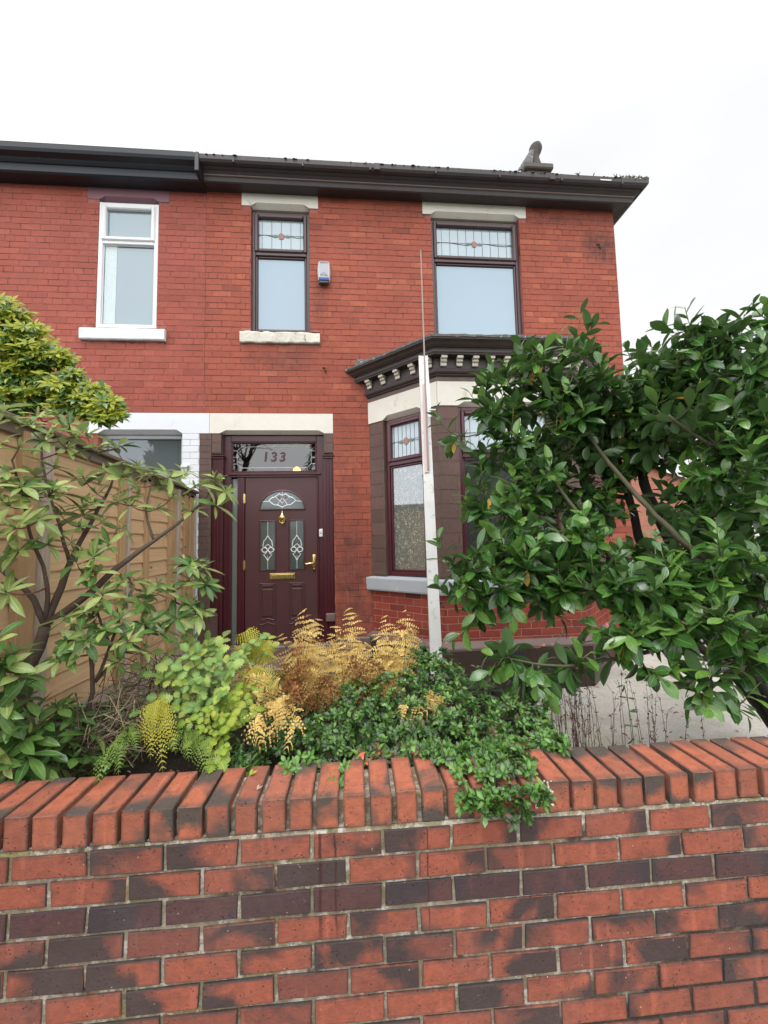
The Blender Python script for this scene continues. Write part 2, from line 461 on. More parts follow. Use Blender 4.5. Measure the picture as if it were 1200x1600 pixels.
def glass_mat(name, inner, inner2, refl=0.45, zsplit=None, scale=0.8, curtain=None, rough=0.02):
    """window pane: what is behind it (net, blind or dark room) or a painted sky reflection as a diffuse layer below a mirror coat"""
    m, nt, bs = newmat(name)
    co = objco(nt)
    n1 = noise_n(nt, scale, 3, .5, co)
    c = mix(nt, n1.outputs[0], inner, inner2)
    if curtain:
        mp = N(nt, 'ShaderNodeMapping'); mp.inputs['Scale'].default_value = (1, 1, .75); ln(nt, co, mp.inputs[0])
        nd = noise_n(nt, 9, 3, .6, mp.outputs[0], 1.5)
        v = N(nt, 'ShaderNodeTexVoronoi'); v.feature = 'DISTANCE_TO_EDGE'; v.inputs['Scale'].default_value = 19
        vm = N(nt, 'ShaderNodeVectorMath', operation='ADD'); ln(nt, mp.outputs[0], vm.inputs[0])
        vs = N(nt, 'ShaderNodeVectorMath', operation='SCALE'); ln(nt, nd.outputs[1], vs.inputs[0]); vs.inputs['Scale'].default_value = .25
        ln(nt, vs.outputs[0], vm.inputs[1]); ln(nt, vm.outputs[0], v.inputs['Vector'])
        n6 = noise_n(nt, 26, 5, .7, co, 2.0)
        f = math_n(nt, 'MULTIPLY', maprange(nt, v.outputs['Distance'], .02, .07, 1, 0), maprange(nt, n6.outputs[0], .5, .56, 0, 1))
        f2 = maprange(nt, n6.outputs[0], .62, .66, 0, .9)
        f = math_n(nt, 'MAXIMUM', f, f2)
        c = mix(nt, f, c, curtain)
    df = N(nt, 'ShaderNodeBsdfDiffuse'); ln(nt, c, df.inputs[0])
    gl = N(nt, 'ShaderNodeBsdfGlossy'); gl.inputs['Roughness'].default_value = rough; gl.inputs[0].default_value = (.86, .93, 1, 1)
    fr = N(nt, 'ShaderNodeFresnel'); fr.inputs[0].default_value = 1.5
    nb = noise_n(nt, 1.6, 2, .5, co)
    b = N(nt, 'ShaderNodeBump'); b.inputs['Strength'].default_value = .05; b.inputs['Distance'].default_value = .01; ln(nt, nb.outputs[0], b.inputs['Height']); ln(nt, b.outputs[0], gl.inputs['Normal'])
    ms = N(nt, 'ShaderNodeMixShader')
    ln(nt, math_n(nt, 'ADD', fr.outputs[0], refl, None, True), ms.inputs[0])
    ln(nt, df.outputs[0], ms.inputs[1]); ln(nt, gl.outputs[0], ms.inputs[2])
    ln(nt, ms.outputs[0], nt.nodes['Material Output'].inputs[0])
    return m

def plain(name, col, rough=0.5, metal=0.0, spec=0.5, var=0.15):
    m, nt, bs = newmat(name)
    co = objco(nt); n = noise_n(nt, 30, 4, .6, co)
    ln(nt, mix(nt, n.outputs[0], tuple(min(1, x*(1+var)) for x in col), tuple(x*(1-var) for x in col)), bs.inputs['Base Color'])
    bs.inputs['Roughness'].default_value = rough; bs.inputs['Metallic'].default_value = metal
    bs.inputs['Specular IOR Level'].default_value = spec
    return m

M = {}
M['redbrick'] = painted_brick('painted_red_brick', (0.36, 0.094, 0.058), (0.20, 0.060, 0.043), (0.44, 0.134, 0.074), stains=[(3.42, 3.93, .30, .30, 1.0), (-.84, 2.28, .50, .22, .6), (.9, 1.9, .9, .5, .55), (-.1, .2, .25, 1.6, .5), (.1, -.6, .35, .9, .6), (-.35, 3.05, .12, .35, .6), (2.0, 4.3, 2.0, .12, .7)])
M['redmortar'] = rough_mat('painted_mortar', (0.42, 0.155, 0.125), (0.24, 0.065, 0.05), 14, .8, .5, .004, 80, dirt=(0.11, 0.038, 0.032), dscale=4.5, dlo=.48, dhi=.60)
M['nbrick'] = painted_brick('neighbour_painted_brick', (0.36, 0.094, 0.066), (0.26, 0.066, 0.05), (0.40, 0.114, 0.076))
M['dado'] = painted_brick('glossy_dado_brick', (0.29, 0.058, 0.040), (0.035, 0.02, 0.018), (0.36, 0.08, 0.05), rough=.5)
M['dadojoint'] = rough_mat('dado_joint', (0.46, 0.25, 0.21), (0.20, 0.09, 0.075), 20, .8)
M['gbrick'] = stock_brick('garden_red_brick', (0.34, 0.098, 0.058), (0.20, 0.070, 0.052), (0.052, 0.041, 0.040), .56)
M['gbrick_plum'] = stock_brick('garden_plum_brick', (0.105, 0.050, 0.047), (0.075, 0.042, 0.043), (0.05, 0.038, 0.041), .62)
M['coping'] = stock_brick('coping_brick', (0.43, 0.130, 0.070), (0.30, 0.10, 0.062), (0.070, 0.062, 0.054), .50, axis=1)
# mortar of the garden wall
m, nt, bs = newmat('garden_mortar'); co = objco(nt)
n1 = noise_n(nt, 12, 8, .7, co); c = mix(nt, maprange(nt, n1.outputs[0], .35, .65, 0, 1), (0.38, 0.33, 0.24), (0.20, 0.16, 0.10))
n2 = noise_n(nt, 3.0, 4, .6, co); c = mix(nt, maprange(nt, n2.outputs[0], .52, .66, 0, .6), c, (0.22, 0.20, 0.05))
n4 = noise_n(nt, 26, 6, .75, co); c = mix(nt, maprange(nt, n4.outputs[0], .50, .60, 0, .9), c, (0.62, 0.58, 0.50))
sxm = N(nt, 'ShaderNodeSeparateXYZ'); ln(nt, co, sxm.inputs[0]); dk = math_n(nt, 'ADD', math_n(nt, 'SUBTRACT', math_n(nt, 'MULTIPLY', sxm.outputs[0], .5), math_n(nt, 'SUBTRACT', sxm.outputs[2], .40)), math_n(nt, 'MULTIPLY', noise_n(nt, 4, 4, .6, co).outputs[0], .6))
c = mix(nt, maprange(nt, dk, .80, .92, 0, .92), c, (0.03, 0.022, 0.018))
n5 = noise_n(nt, 5.0, 5, .7, co); c = mix(nt, maprange(nt, n5.outputs[0], .58, .66, 0, .85), c, (0.045, 0.032, 0.024))
ln(nt, c, bs.inputs['Base Color']); bs.inputs['Roughness'].default_value = .95
n3 = noise_n(nt, 55, 8, .75, co); bump(nt, bs, n3.outputs[0], 1.0, .012)
M['gmortar'] = m
M['white'] = rough_mat('white_masonry_paint', (0.74, 0.72, 0.66), (0.60, 0.57, 0.49), 5, .6, .35, .004, 40, dirt=(0.36, 0.31, 0.25), dscale=6, dlo=.6, dhi=.78)
M['whiteold'] = rough_mat('flaking_white_paint', (0.72, 0.70, 0.62), (0.55, 0.52, 0.44), 9, .6, 1.0, .012, 25, dirt=(0.25, 0.20, 0.15), dscale=14, dlo=.58, dhi=.66)
M['whiteblue'] = rough_mat('cool_white_paint', (0.72, 0.75, 0.79), (0.63, 0.66, 0.70), 5, .55, .25, .003, 40, dirt=(0.45, 0.45, 0.45), dscale=7, dlo=.6, dhi=.8)
M['mauve'] = rough_mat('mauve_painted_stone', (0.24, 0.13, 0.16), (0.20, 0.10, 0.12), 6, .7)
M['greysill'] = rough_mat('grey_sill_paint', (0.42, 0.45, 0.48), (0.33, 0.36, 0.39), 6, .5, .35, .004, 30, dirt=(0.65, 0.65, 0.64), dscale=11, dlo=.62, dhi=.68)
M['brown'] = painted_brick('brown_painted_stone', (0.135, 0.085, 0.072), (0.11, 0.068, 0.058), (0.165, 0.10, 0.082), rough=.6)
M['brownflat'] = rough_mat('brown_paint', (0.13, 0.082, 0.070), (0.085, 0.053, 0.046), 7, .5, .4, .004, 35, dirt=(0.05, 0.035, 0.03), dscale=5)
M['plinth'] = painted_brick('dark_brown_plinth', (0.062, 0.040, 0.034), (0.04, 0.026, 0.024), (0.08, 0.05, 0.042), rough=.35)
M['ledge'] = rough_mat('plinth_ledge', (0.17, 0.12, 0.105), (0.11, 0.08, 0.07), 6, .5, .4, .004, 30, dirt=(0.60, 0.14, 0.17), dscale=5.5, dlo=.59, dhi=.61)
M['cornice'] = rough_mat('dark_cornice_paint', (0.058, 0.040, 0.035), (0.032, 0.023, 0.022), 9, .45, .4, .004, 40, dirt=(0.015, .013, .012), dscale=6)
M['lead'] = rough_mat('weathered_lead', (0.16, 0.165, 0.16), (0.04, 0.04, 0.04), 14, .6, 1.0, .02, 18, dirt=(0.5, 0.5, 0.48), dscale=22, dlo=.58, dhi=.64)
M['modillion'] = rough_mat('cream_block_paint', (0.62, 0.58, 0.50), (0.50, 0.46, 0.38), 20, .6)
M['eave'] = rough_mat('dark_eaves_paint', (0.055, 0.044, 0.044), (0.032, 0.027, 0.030), 5, .5, .3, .004, 30, dirt=(0.09, 0.075, 0.065), dscale=7, dlo=.6, dhi=.72)
M['eaveN'] = rough_mat('blueblack_eaves_paint', (0.022, 0.026, 0.034), (0.014, 0.017, 0.023), 5, .4, .3, .004, 30, dirt=(0.12, 0.13, 0.14), dscale=10, dlo=.68, dhi=.74)
M['eaveline'] = rough_mat('brown_moulding_paint', (0.16, 0.115, 0.10), (0.10, 0.075, 0.066), 8, .5)
M['moss'] = rough_mat('moss', (0.09, 0.10, 0.04), (0.05, 0.055, 0.03), 30, .95, 1.0, .02, 60, dirt=(0.22, 0.22, 0.2), dscale=25)
M['slate'] = rough_mat('roof_slate', (0.10, 0.10, 0.11), (0.06, 0.06, 0.065), 8, .7, .5, .01, 20)
M['upvcbrown'] = rough_mat('rosewood_window_frame', (0.068, 0.032, 0.034), (0.045, 0.023, 0.026), 18, .32, .1, .002, 50, spec=.6)
M['upvcmaroon'] = rough_mat('maroon_window_frame', (0.085, 0.018, 0.026), (0.058, 0.013, 0.02), 18, .3, .1, .002, 50, spec=.6)
M['upvcwhite'] = rough_mat('white_window_frame', (0.78, 0.79, 0.80), (0.66, 0.67, 0.68), 8, .35, .1, .001, 40)
M['gasket'] = plain('black_rubber_gasket', (0.02, 0.02, 0.02), .6)
M['door'] = rough_mat('plum_brown_door_skin', (0.075, 0.026, 0.028), (0.060, 0.022, 0.024), 9, .42, .35, .0015, 120, spec=.5)
M['jamb'] = rough_mat('burgundy_gloss_timber', (0.072, 0.010, 0.018), (0.045, 0.009, 0.014), 12, .28, .3, .002, 25, spec=.6)
M['brass'] = plain('polished_brass', (0.72, 0.55, 0.22), .22, 1.0)
M['leadline'] = plain('lead_came', (0.42, 0.43, 0.44), .45, .3)
M['leaddark'] = plain('dark_lead_came', (0.16, 0.17, 0.18), .5, .2)
M['whitecame'] = plain('silvered_came', (0.72, 0.74, 0.74), .35, .1)
M['rose'] = plain('rose_stained_glass', (0.30, 0.15, 0.13), .3)
M['greenglass'] = plain('green_stained_glass', (0.13, 0.19, 0.16), .3)
M['redglass'] = plain('ruby_stained_glass', (0.11, 0.012, 0.015), .15)
M['skypane'] = glass_mat('painted_sky_pane', (0.20, 0.29, 0.36), (0.28, 0.37, 0.44), .07, scale=.6)  # pale blue sky reflection is put into the diffuse colour
M['leadpane'] = glass_mat('textured_light_pane', (0.32, 0.40, 0.44), (0.42, 0.50, 0.53), .07, rough=.15)
M['neighpane'] = glass_mat('neighbour_pane', (0.16, 0.22, 0.25), (0.21, 0.27, 0.29), .09)
M['darkpane'] = glass_mat('dark_porch_pane', (0.06, 0.075, 0.08), (0.13, 0.15, 0.155), .05, scale=1.5)
M['baypane'] = glass_mat('net_curtained_pane', (0.16, 0.17, 0.15), (0.09, 0.09, 0.075), .18, curtain=(0.62, 0.64, 0.58))
M['bayfront'] = glass_mat('bay_front_pane', (0.03, 0.035, 0.033), (0.06, 0.06, 0.055), .08)
M['doorpane'] = glass_mat('door_glass_pane', (0.03, 0.045, 0.04), (0.07, 0.09, 0.08), .06, scale=14, rough=.12)
M['sidepane'] = glass_mat('sidelight_pane', (0.11, 0.13, 0.12), (0.15, 0.17, 0.155), .08, scale=3, rough=.2)
# clear pane of the toplight: real see-through glass
m, nt, bs = newmat('toplight_pane')
tr = N(nt, 'ShaderNodeBsdfTransparent'); tr.inputs[0].default_value = (.75, .78, .76, 1)
gl = N(nt, 'ShaderNodeBsdfGlossy'); gl.inputs['Roughness'].default_value = .015
fr = N(nt, 'ShaderNodeFresnel'); fr.inputs[0].default_value = 1.52
ms = N(nt, 'ShaderNodeMixShader'); ln(nt, math_n(nt, 'ADD', fr.outputs[0], .10, None, True), ms.inputs[0]); ln(nt, tr.outputs[0], ms.inputs[1]); ln(nt, gl.outputs[0], ms.inputs[2])
ln(nt, ms.outputs[0], nt.nodes['Material Output'].inputs[0])
M['clearpane'] = m
m, nt, bs = newmat('lit_lamp_glass'); bs.inputs['Base Color'].default_value = (1, .6, .25, 1)
bs.inputs['Emission Color'].default_value = (1, .42, .08, 1); bs.inputs['Emission Strength'].default_value = 6
M['lamp'] = m
M['hall'] = rough_mat('hallway_plaster', (0.30, 0.24, 0.17), (0.22, 0.17, 0.12), 3, .8)
M['alarmw'] = plain('alarm_white_plastic', (0.50, 0.49, 0.48), .35, var=.05)
M['alarmg'] = plain('alarm_grey_face', (0.36, 0.39, 0.42), .4, var=.05)
M['alarmb'] = plain('alarm_blue_lens', (0.02, 0.08, 0.32), .15, var=.1)
M['alarmk'] = plain('alarm_smoked_lens', (0.07, 0.06, 0.065), .2)
M['ink'] = plain('dark_print', (0.10, 0.09, 0.09), .6)
M['bluemark'] = plain('blue_print', (0.05, 0.12, 0.30), .6)
M['whiteplastic'] = plain('white_plastic', (0.75, 0.75, 0.73), .3, var=.05)
M['darkplastic'] = plain('dark_plastic', (0.05, 0.05, 0.05), .3)
# fence timber
def wood(name, a, b, grain=(3, 40, 60), dirt=(0.20, 0.13, 0.07)):
    m, nt, bs = newmat(name); co = objco(nt)
    isl = island(nt)
    off = N(nt, 'ShaderNodeCombineXYZ'); ln(nt, math_n(nt, 'MULTIPLY', isl, 57.3), off.inputs[1]); ln(nt, math_n(nt, 'MULTIPLY', isl, 31.3), off.inputs[2])
    ad = N(nt, 'ShaderNodeVectorMath', operation='ADD'); ln(nt, co, ad.inputs[0]); ln(nt, off.outputs[0], ad.inputs[1])
    mp = N(nt, 'ShaderNodeMapping'); mp.inputs['Scale'].default_value = grain; ln(nt, ad.outputs[0], mp.inputs[0])
    w = noise_n(nt, 1, 5, .65, mp.outputs[0], .9)
    c = mix(nt, maprange(nt, w.outputs[0], .3, .7, 0, 1), a, b)
    c = mix(nt, math_n(nt, 'MULTIPLY', isl, .45), c, tuple(x*.62 for x in a))
    n2 = noise_n(nt, 1.6, 6, .65, co); c = mix(nt, maprange(nt, n2.outputs[0], .5, .75, 0, .7), c, dirt)
    # knots
    v = N(nt, 'ShaderNodeTexVoronoi'); v.inputs['Scale'].default_value = 1; mp2 = N(nt, 'ShaderNodeMapping'); mp2.inputs['Scale'].default_value = (3, 3.2, 6.5); ln(nt, ad.outputs[0], mp2.inputs[0]); ln(nt, mp2.outputs[0], v.inputs['Vector'])
    kn = maprange(nt, v.outputs['Distance'], .05, .11, .75, 0); c = mix(nt, kn, c, (0.13, 0.055, 0.02))
    ln(nt, c, bs.inputs['Base Color']); bs.inputs['Roughness'].default_value = .75; bs.inputs['Specular IOR Level'].default_value = .25
    bump(nt, bs, w.outputs[0], .4, .003)
    return m
M['lap'] = wood('larch_lap_board', (0.70, 0.49, 0.28), (0.54, 0.35, 0.185), (3, 3, 55))
M['batten'] = wood('fence_batten', (0.55, 0.37, 0.20), (0.43, 0.26, 0.125), (60, 60, 3))
M['greybatten'] = wood('weathered_fence_batten', (0.52, 0.44, 0.36), (0.38, 0.31, 0.24), (60, 60, 3), (0.22, 0.19, 0.15))
M['cap'] = wood('weathered_cap_rail', (0.25, 0.20, 0.15), (0.16, 0.12, 0.09), (50, 3, 50), (0.12, 0.10, 0.08))
M['boardpaint'] = rough_mat('scuffed_white_board', (0.70, 0.71, 0.70), (0.55, 0.55, 0.53), 9, .5, .5, .003, 30, dirt=(0.34, 0.28, 0.22), dscale=16, dlo=.56, dhi=.70)
M['pinkstrip'] = rough_mat('pink_primed_batten', (0.66, 0.52, 0.50), (0.56, 0.42, 0.40), 6, .5)
M['zinc'] = plain('galvanised_bead', (0.55, 0.55, 0.55), .35, .5)
# ground
m, nt, bs = newmat('driveway_concrete'); co = objco(nt)
n1 = noise_n(nt, 1.3, 8, .65, co); c = mix(nt, maprange(nt, n1.outputs[0], .35, .65, 0, 1), (0.60, 0.565, 0.50), (0.42, 0.40, 0.36))
n2 = noise_n(nt, 60, 6, .75, co); c = mix(nt, maprange(nt, n2.outputs[0], .4, .7, 0, .5), c, (0.14, 0.135, 0.12))
n4 = noise_n(nt, .8, 5, .7, co); c = mix(nt, maprange(nt, n4.outputs[0], .52, .66, 0, .5), c, (0.22, 0.24, 0.11))
v = N(nt, 'ShaderNodeTexVoronoi'); v.inputs['Scale'].default_value = 130; ln(nt, co, v.inputs['Vector']); c = mix(nt, maprange(nt, v.outputs['Distance'], .1, .3, .4, 0), c, (0.10, .09, .08))
ln(nt, c, bs.inputs['Base Color']); bs.inputs['Roughness'].default_value = .9; bump(nt, bs, n2.outputs[0], .8, .006)
M['concrete'] = m
M['soil'] = rough_mat('dark_soil', (0.040, 0.028, 0.020), (0.018, 0.013, 0.010), 30, .95, 1.0, .03, 40, dirt=(0.10, 0.07, 0.045), dscale=50, dlo=.6, dhi=.66)
M['asphalt'] = rough_mat('asphalt', (0.055, 0.055, 0.055), (0.04, 0.04, 0.04), 40, .9, .8, .01, 150)
M['paving'] = rough_mat('paving', (0.30, 0.29, 0.27), (0.22, 0.21, 0.20), 6, .9, .5, .006, 90)
M['kerb'] = rough_mat('kerb_stone', (0.30, 0.29, 0.27), (0.24, 0.23, 0.22), 10, .9)
M['paintline'] = plain('road_paint', (0.6, 0.6, 0.58), .8)
M['grassland'] = rough_mat('far_ground', (0.10, 0.12, 0.06), (0.14, 0.12, 0.08), 3, .95)
# foliage
M['laurel'] = leaf_mat('laurel_leaf', [(0.022, 0.072, 0.016), (0.042, 0.125, 0.022), (0.068, 0.175, 0.030), (0.15, 0.28, 0.05)], .2, (0.14, 0.26, 0.07), .045, (0.065, 0.13, 0.045), .10, .6, None, .18)
M['laurelnew'] = leaf_mat('young_laurel_leaf', [(0.06, 0.19, 0.025), (0.11, 0.28, 0.035), (0.16, 0.33, 0.05)], .28, (0.3, 0.45, 0.12), .05, (0.14, 0.26, 0.07), .22, .6)
M['yellowleaf'] = leaf_mat('yellowed_leaf', [(0.5, 0.36, 0.04), (0.45, 0.2, 0.03)], .5, (0.5, 0.4, 0.15), .05, None, .2)
M['rhodo'] = leaf_mat('rhododendron_leaf', [(0.15, 0.22, 0.065), (0.23, 0.32, 0.085), (0.32, 0.42, 0.13), (0.42, 0.50, 0.16)], .34, (0.38, 0.46, 0.17), .06, (0.24, 0.32, 0.15), .2, .5, None, .12)
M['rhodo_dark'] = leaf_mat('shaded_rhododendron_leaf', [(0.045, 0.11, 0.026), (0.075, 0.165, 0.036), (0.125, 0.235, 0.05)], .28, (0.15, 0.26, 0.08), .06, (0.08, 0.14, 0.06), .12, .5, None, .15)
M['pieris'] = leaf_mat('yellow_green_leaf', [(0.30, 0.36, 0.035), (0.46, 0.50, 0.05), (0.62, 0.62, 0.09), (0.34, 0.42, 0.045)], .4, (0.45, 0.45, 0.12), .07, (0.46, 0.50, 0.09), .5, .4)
M['azalea'] = leaf_mat('azalea_leaf', [(0.014, 0.045, 0.011), (0.028, 0.085, 0.016), (0.055, 0.14, 0.022), (0.16, 0.28, 0.045)], .22, (0.10, 0.2, 0.05), .08, (0.05, 0.10, 0.04), .08, .5, None, 0)
M['azalea_lt'] = leaf_mat('light_azalea_leaf', [(0.06, 0.17, 0.03), (0.11, 0.27, 0.04), (0.17, 0.32, 0.07)], .32, (0.25, 0.4, 0.1), .08, None, .18, .5, None, 0)
M['azalea_red'] = leaf_mat('bronzed_azalea_leaf', [(0.06, 0.022, 0.012), (0.12, 0.03, 0.015), (0.10, 0.08, 0.02), (0.04, 0.03, 0.01)], .35, (0.2, 0.1, 0.05), .08, None, .1, .5, None, 0)
M['redbud'] = plain('coral_leaf', (0.62, 0.09, 0.04), .4)
M['bracken'] = leaf_mat('golden_bracken', [(0.58, 0.36, 0.12), (0.76, 0.54, 0.18), (0.82, 0.66, 0.28)], .8, (0.5, 0.3, 0.1), .06, None, .3, .2, None, 0)
M['brackenbrown'] = leaf_mat('brown_bracken', [(0.14, 0.055, 0.022), (0.26, 0.115, 0.04), (0.42, 0.21, 0.08)], .85, (0.2, 0.1, 0.05), .06, None, .15, .2, None, 0)
M['fern'] = leaf_mat('green_fern', [(0.10, 0.20, 0.03), (0.16, 0.27, 0.05), (0.26, 0.34, 0.06)], .6, (0.3, 0.4, 0.1), .06, None, .25, .3, None, 0)
M['yfern'] = leaf_mat('yellow_fern', [(0.36, 0.38, 0.04), (0.48, 0.46, 0.06), (0.42, 0.34, 0.06)], .6, (0.5, 0.5, 0.1), .06, None, .3, .3, None, 0)
M['lobed'] = leaf_mat('blue_green_lobed_leaf', [(0.13, 0.25, 0.055), (0.22, 0.36, 0.09), (0.36, 0.48, 0.12), (0.42, 0.50, 0.08)], .5, (0.3, 0.45, 0.25), .04, (0.25, 0.36, 0.2), .25, .35, None, .2)
M['lime'] = leaf_mat('lime_lobed_leaf', [(0.18, 0.32, 0.04), (0.32, 0.44, 0.04), (0.48, 0.50, 0.07), (0.24, 0.36, 0.07)], .5, (0.5, 0.55, 0.15), .04, None, .35, .35, None, .2)
M['bark'] = rough_mat('grey_brown_bark', (0.13, 0.095, 0.075), (0.075, 0.052, 0.042), 25, .9, .8, .006, 60)
M['greenbark'] = rough_mat('olive_laurel_bark', (0.10, 0.095, 0.05), (0.055, 0.05, 0.03), 18, .8, .6, .005, 50)
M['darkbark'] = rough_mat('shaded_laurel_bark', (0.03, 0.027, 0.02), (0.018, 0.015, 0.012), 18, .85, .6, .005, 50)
M['redstem'] = rough_mat('reddish_twig', (0.19, 0.085, 0.06), (0.12, 0.06, 0.045), 25, .8, .4, .003, 60)
M['greenstem'] = rough_mat('green_twig', (0.16, 0.22, 0.06), (0.10, 0.13, 0.04), 25, .7, .3, .003, 60)
M['deadstem'] = rough_mat('dead_weed_stem', (0.10, 0.048, 0.034), (0.055, 0.028, 0.022), 30, .9, .3, .003, 60)
M['straw'] = rough_mat('straw', (0.42, 0.34, 0.24), (0.25, 0.19, 0.13), 12, .9)

# ------------------------------------------------------------------ world, sun, camera
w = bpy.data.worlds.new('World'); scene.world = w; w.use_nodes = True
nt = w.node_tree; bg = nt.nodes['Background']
sky = N(nt, 'ShaderNodeTexSky'); sky.sky_type = 'NISHITA'; sky.sun_disc = False
SUN_EL, SUN_AZ = math.radians(64), math.radians(200)
sky.sun_elevation = SUN_EL; sky.sun_rotation = SUN_AZ
sky.air_density = 1.0; sky.dust_density = 3.0
tc = N(nt, 'ShaderNodeTexCoord')
mp = N(nt, 'ShaderNodeMapping'); mp.inputs['Scale'].default_value = (1, 1, 2.5); ln(nt, tc.outputs['Generated'], mp.inputs[0])
cn = noise_n(nt, 1.6, 6, .55, mp.outputs[0], .3)
cl = ramp(nt, cn.outputs[0], [(0.3, (8.9, 9.05, 9.2)), (0.5, (9.6, 9.65, 9.7)), (0.7, (10.3, 10.2, 10.1))])
bgc = mix(nt, 0.93, sky.outputs[0], cl.outputs[0])
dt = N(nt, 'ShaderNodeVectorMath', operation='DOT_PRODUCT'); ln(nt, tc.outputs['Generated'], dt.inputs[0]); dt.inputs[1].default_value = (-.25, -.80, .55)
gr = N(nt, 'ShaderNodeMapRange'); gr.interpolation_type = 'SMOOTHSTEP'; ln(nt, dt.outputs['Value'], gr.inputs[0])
for i_, v_ in enumerate((-.25, .75, .875, 2.2)): gr.inputs[i_+1].default_value = v_  # sky brightness added behind and above the camera to light the house front
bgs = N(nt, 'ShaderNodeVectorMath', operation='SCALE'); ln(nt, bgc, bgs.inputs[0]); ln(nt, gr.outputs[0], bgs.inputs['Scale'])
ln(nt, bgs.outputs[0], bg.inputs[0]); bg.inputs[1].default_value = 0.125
sd = bpy.data.lights.new('Sun', 'SUN'); sd.energy = 1.5; sd.angle = math.radians(22); sd.color = (1, .97, .93)
so = bpy.data.objects.new('Sun', sd); COL.objects.link(so)
# direction the light comes FROM (behind the camera, to the left and high)
sv = V((math.sin(SUN_AZ)*math.cos(SUN_EL), math.cos(SUN_AZ)*math.cos(SUN_EL), math.sin(SUN_EL)))
so.rotation_euler = sv.to_track_quat('Z', 'Y').to_euler()

cr, cu, cf = [[0.996439, -0.081495, -0.021631], [0.015395, -0.076388, 0.996959], [0.0829, 0.993742, 0.074862]]
cam = bpy.data.cameras.new('Camera'); camo = bpy.data.objects.new('Camera', cam); COL.objects.link(camo)
camo.matrix_world = Matrix(((cr[0], cu[0], -cf[0], 0), (cr[1], cu[1], -cf[1], 0), (cr[2], cu[2], -cf[2], 0), (0, 0, 0, 1)))
cam.sensor_fit = 'VERTICAL'; cam.sensor_height = 36; cam.lens = 620.35/1600*36
cam.clip_start = 0.05; cam.clip_end = 2000
scene.camera = camo
scene.view_settings.view_transform = 'Standard'; scene.view_settings.look = 'None'; scene.view_settings.exposure = 0

# ------------------------------------------------------------------ ground
def sheet(name, x0, x1, y0, y1, z, mat, nx=1, ny=1, amp=0.0, sc=1.0, fn=None):
    mb = MB()
    for j in range(ny+1):
        for i in range(nx+1):
            x = x0+(x1-x0)*i/nx; y = y0+(y1-y0)*j/ny
            zz = z + (noise.noise(V((x*sc, y*sc, 3.1)))*amp if amp else 0)
            if fn: zz = fn(x, y, zz)
            mb.v.append((x, y, zz))
    for j in range(ny):
        for i in range(nx):
            a = j*(nx+1)+i
            mb.face((a, a+1, a+nx+2, a+nx+1))
    return mb.build(name, mat, None, True, 'structure')
sheet('ground', -400, 400, -400, 400, -1.91, M['grassland'])
sheet('road', -200, 200, -10.5, -1.2, -1.88, M['asphalt'])
mb = MB(); mb.box((-60, -1.2, -1.95), (60, 1.38, -1.75), .01); mb.box((-60, -13.0, -1.95), (60, -10.5, -1.75), .01)
mb.build('pavement', M['paving'], None, False, 'structure')
mb = MB()
for k in range(-30, 30): mb.box((k*.9+.004, -1.335, -1.95), (k*.9+.896, -1.203, -1.742), .015)
mb.build('kerb', M['kerb'], None, False, 'structure')
mb = MB()
for k in range(-8, 8): mb.box((k*5, -5.9, -1.879), (k*5+2, -5.8, -1.876), .001)
mb.build('road_marking', M['paintline'], None, False, 'structure')
def drv(x, y, z): return z + 0.02*math.sin(x*1.3)*math.cos(y*.9)
sheet('driveway', -1.7, 14, 1.5, 14, -1.555, M['concrete'], 60, 60, .012, 2.5, drv)
sheet('neighbour_ground', -14, -1.7, 1.5, 12, -1.45, M['soil'], 2, 2)
def bed(x, y, z):
    e = min(1, max(0, (1.35+0.15*math.sin(y*3)-x)/0.35)); b = min(1, max(0, (3.35-y)/0.5))
    h = -1.02 + 0.05*noise.noise(V((x*2, y*2, 0))) + 0.02*noise.noise(V((x*11, y*11, 0)))
    return -1.60 + (h+1.60)*min(e, b)
sheet('soil', -1.80, 1.7, 1.60, 3.6, -1.02, M['soil'], 70, 40, 0, 1, bed)

# ------------------------------------------------------------------ house pieces
def lintel(mb, fr, u0, u1, j0, j1, zb, zt, d=0.012, depth=0.11, ch=0.045, m=0):
    e = 0.07
    f = [(u0, zt), (u0, zb), (j0, zb), (j0+e, zb+ch), (j1-e, zb+ch), (j1, zb), (u1, zb), (u1, zt)]
    mb.poly([fr.p(a, d, z) for a, z in f], m)
    mb.poly([fr.p(u0, d, zt), fr.p(u1, d, zt), fr.p(u1, -depth, zt), fr.p(u0, -depth, zt)], m)
    mb.poly([fr.p(u0, d, zb), fr.p(u0, d, zt), fr.p(u0, -.02, zt), fr.p(u0, -.02, zb)], m)
    mb.poly([fr.p(u1, d, zt), fr.p(u1, d, zb), fr.p(u1, -.02, zb), fr.p(u1, -.02, zt)], m)
    mb.poly([fr.p(u0, d, zb), fr.p(u0, -.02, zb), fr.p(j0, -.02, zb), fr.p(j0, d, zb)], m)
    mb.poly([fr.p(j1, d, zb), fr.p(j1, -.02, zb), fr.p(u1, -.02, zb), fr.p(u1, d, zb)], m)
    # chamfer and its splayed stops, then the soffit
    mb.poly([fr.p(j0+e, d, zb+ch), fr.p(j0+.01, d-.06, zb), fr.p(j1-.01, d-.06, zb), fr.p(j1-e, d, zb+ch)], m)
    mb.poly([fr.p(j0, d, zb), fr.p(j0+.01, d-.06, zb), fr.p(j0+e, d, zb+ch)], m)
    mb.poly([fr.p(j1-.01, d-.06, zb), fr.p(j1, d, zb), fr.p(j1-e, d, zb+ch)], m)
    mb.poly([fr.p(j0, d-.06, zb), fr.p(j0, -depth, zb), fr.p(j1, -depth, zb), fr.p(j1, d-.06, zb)], m)

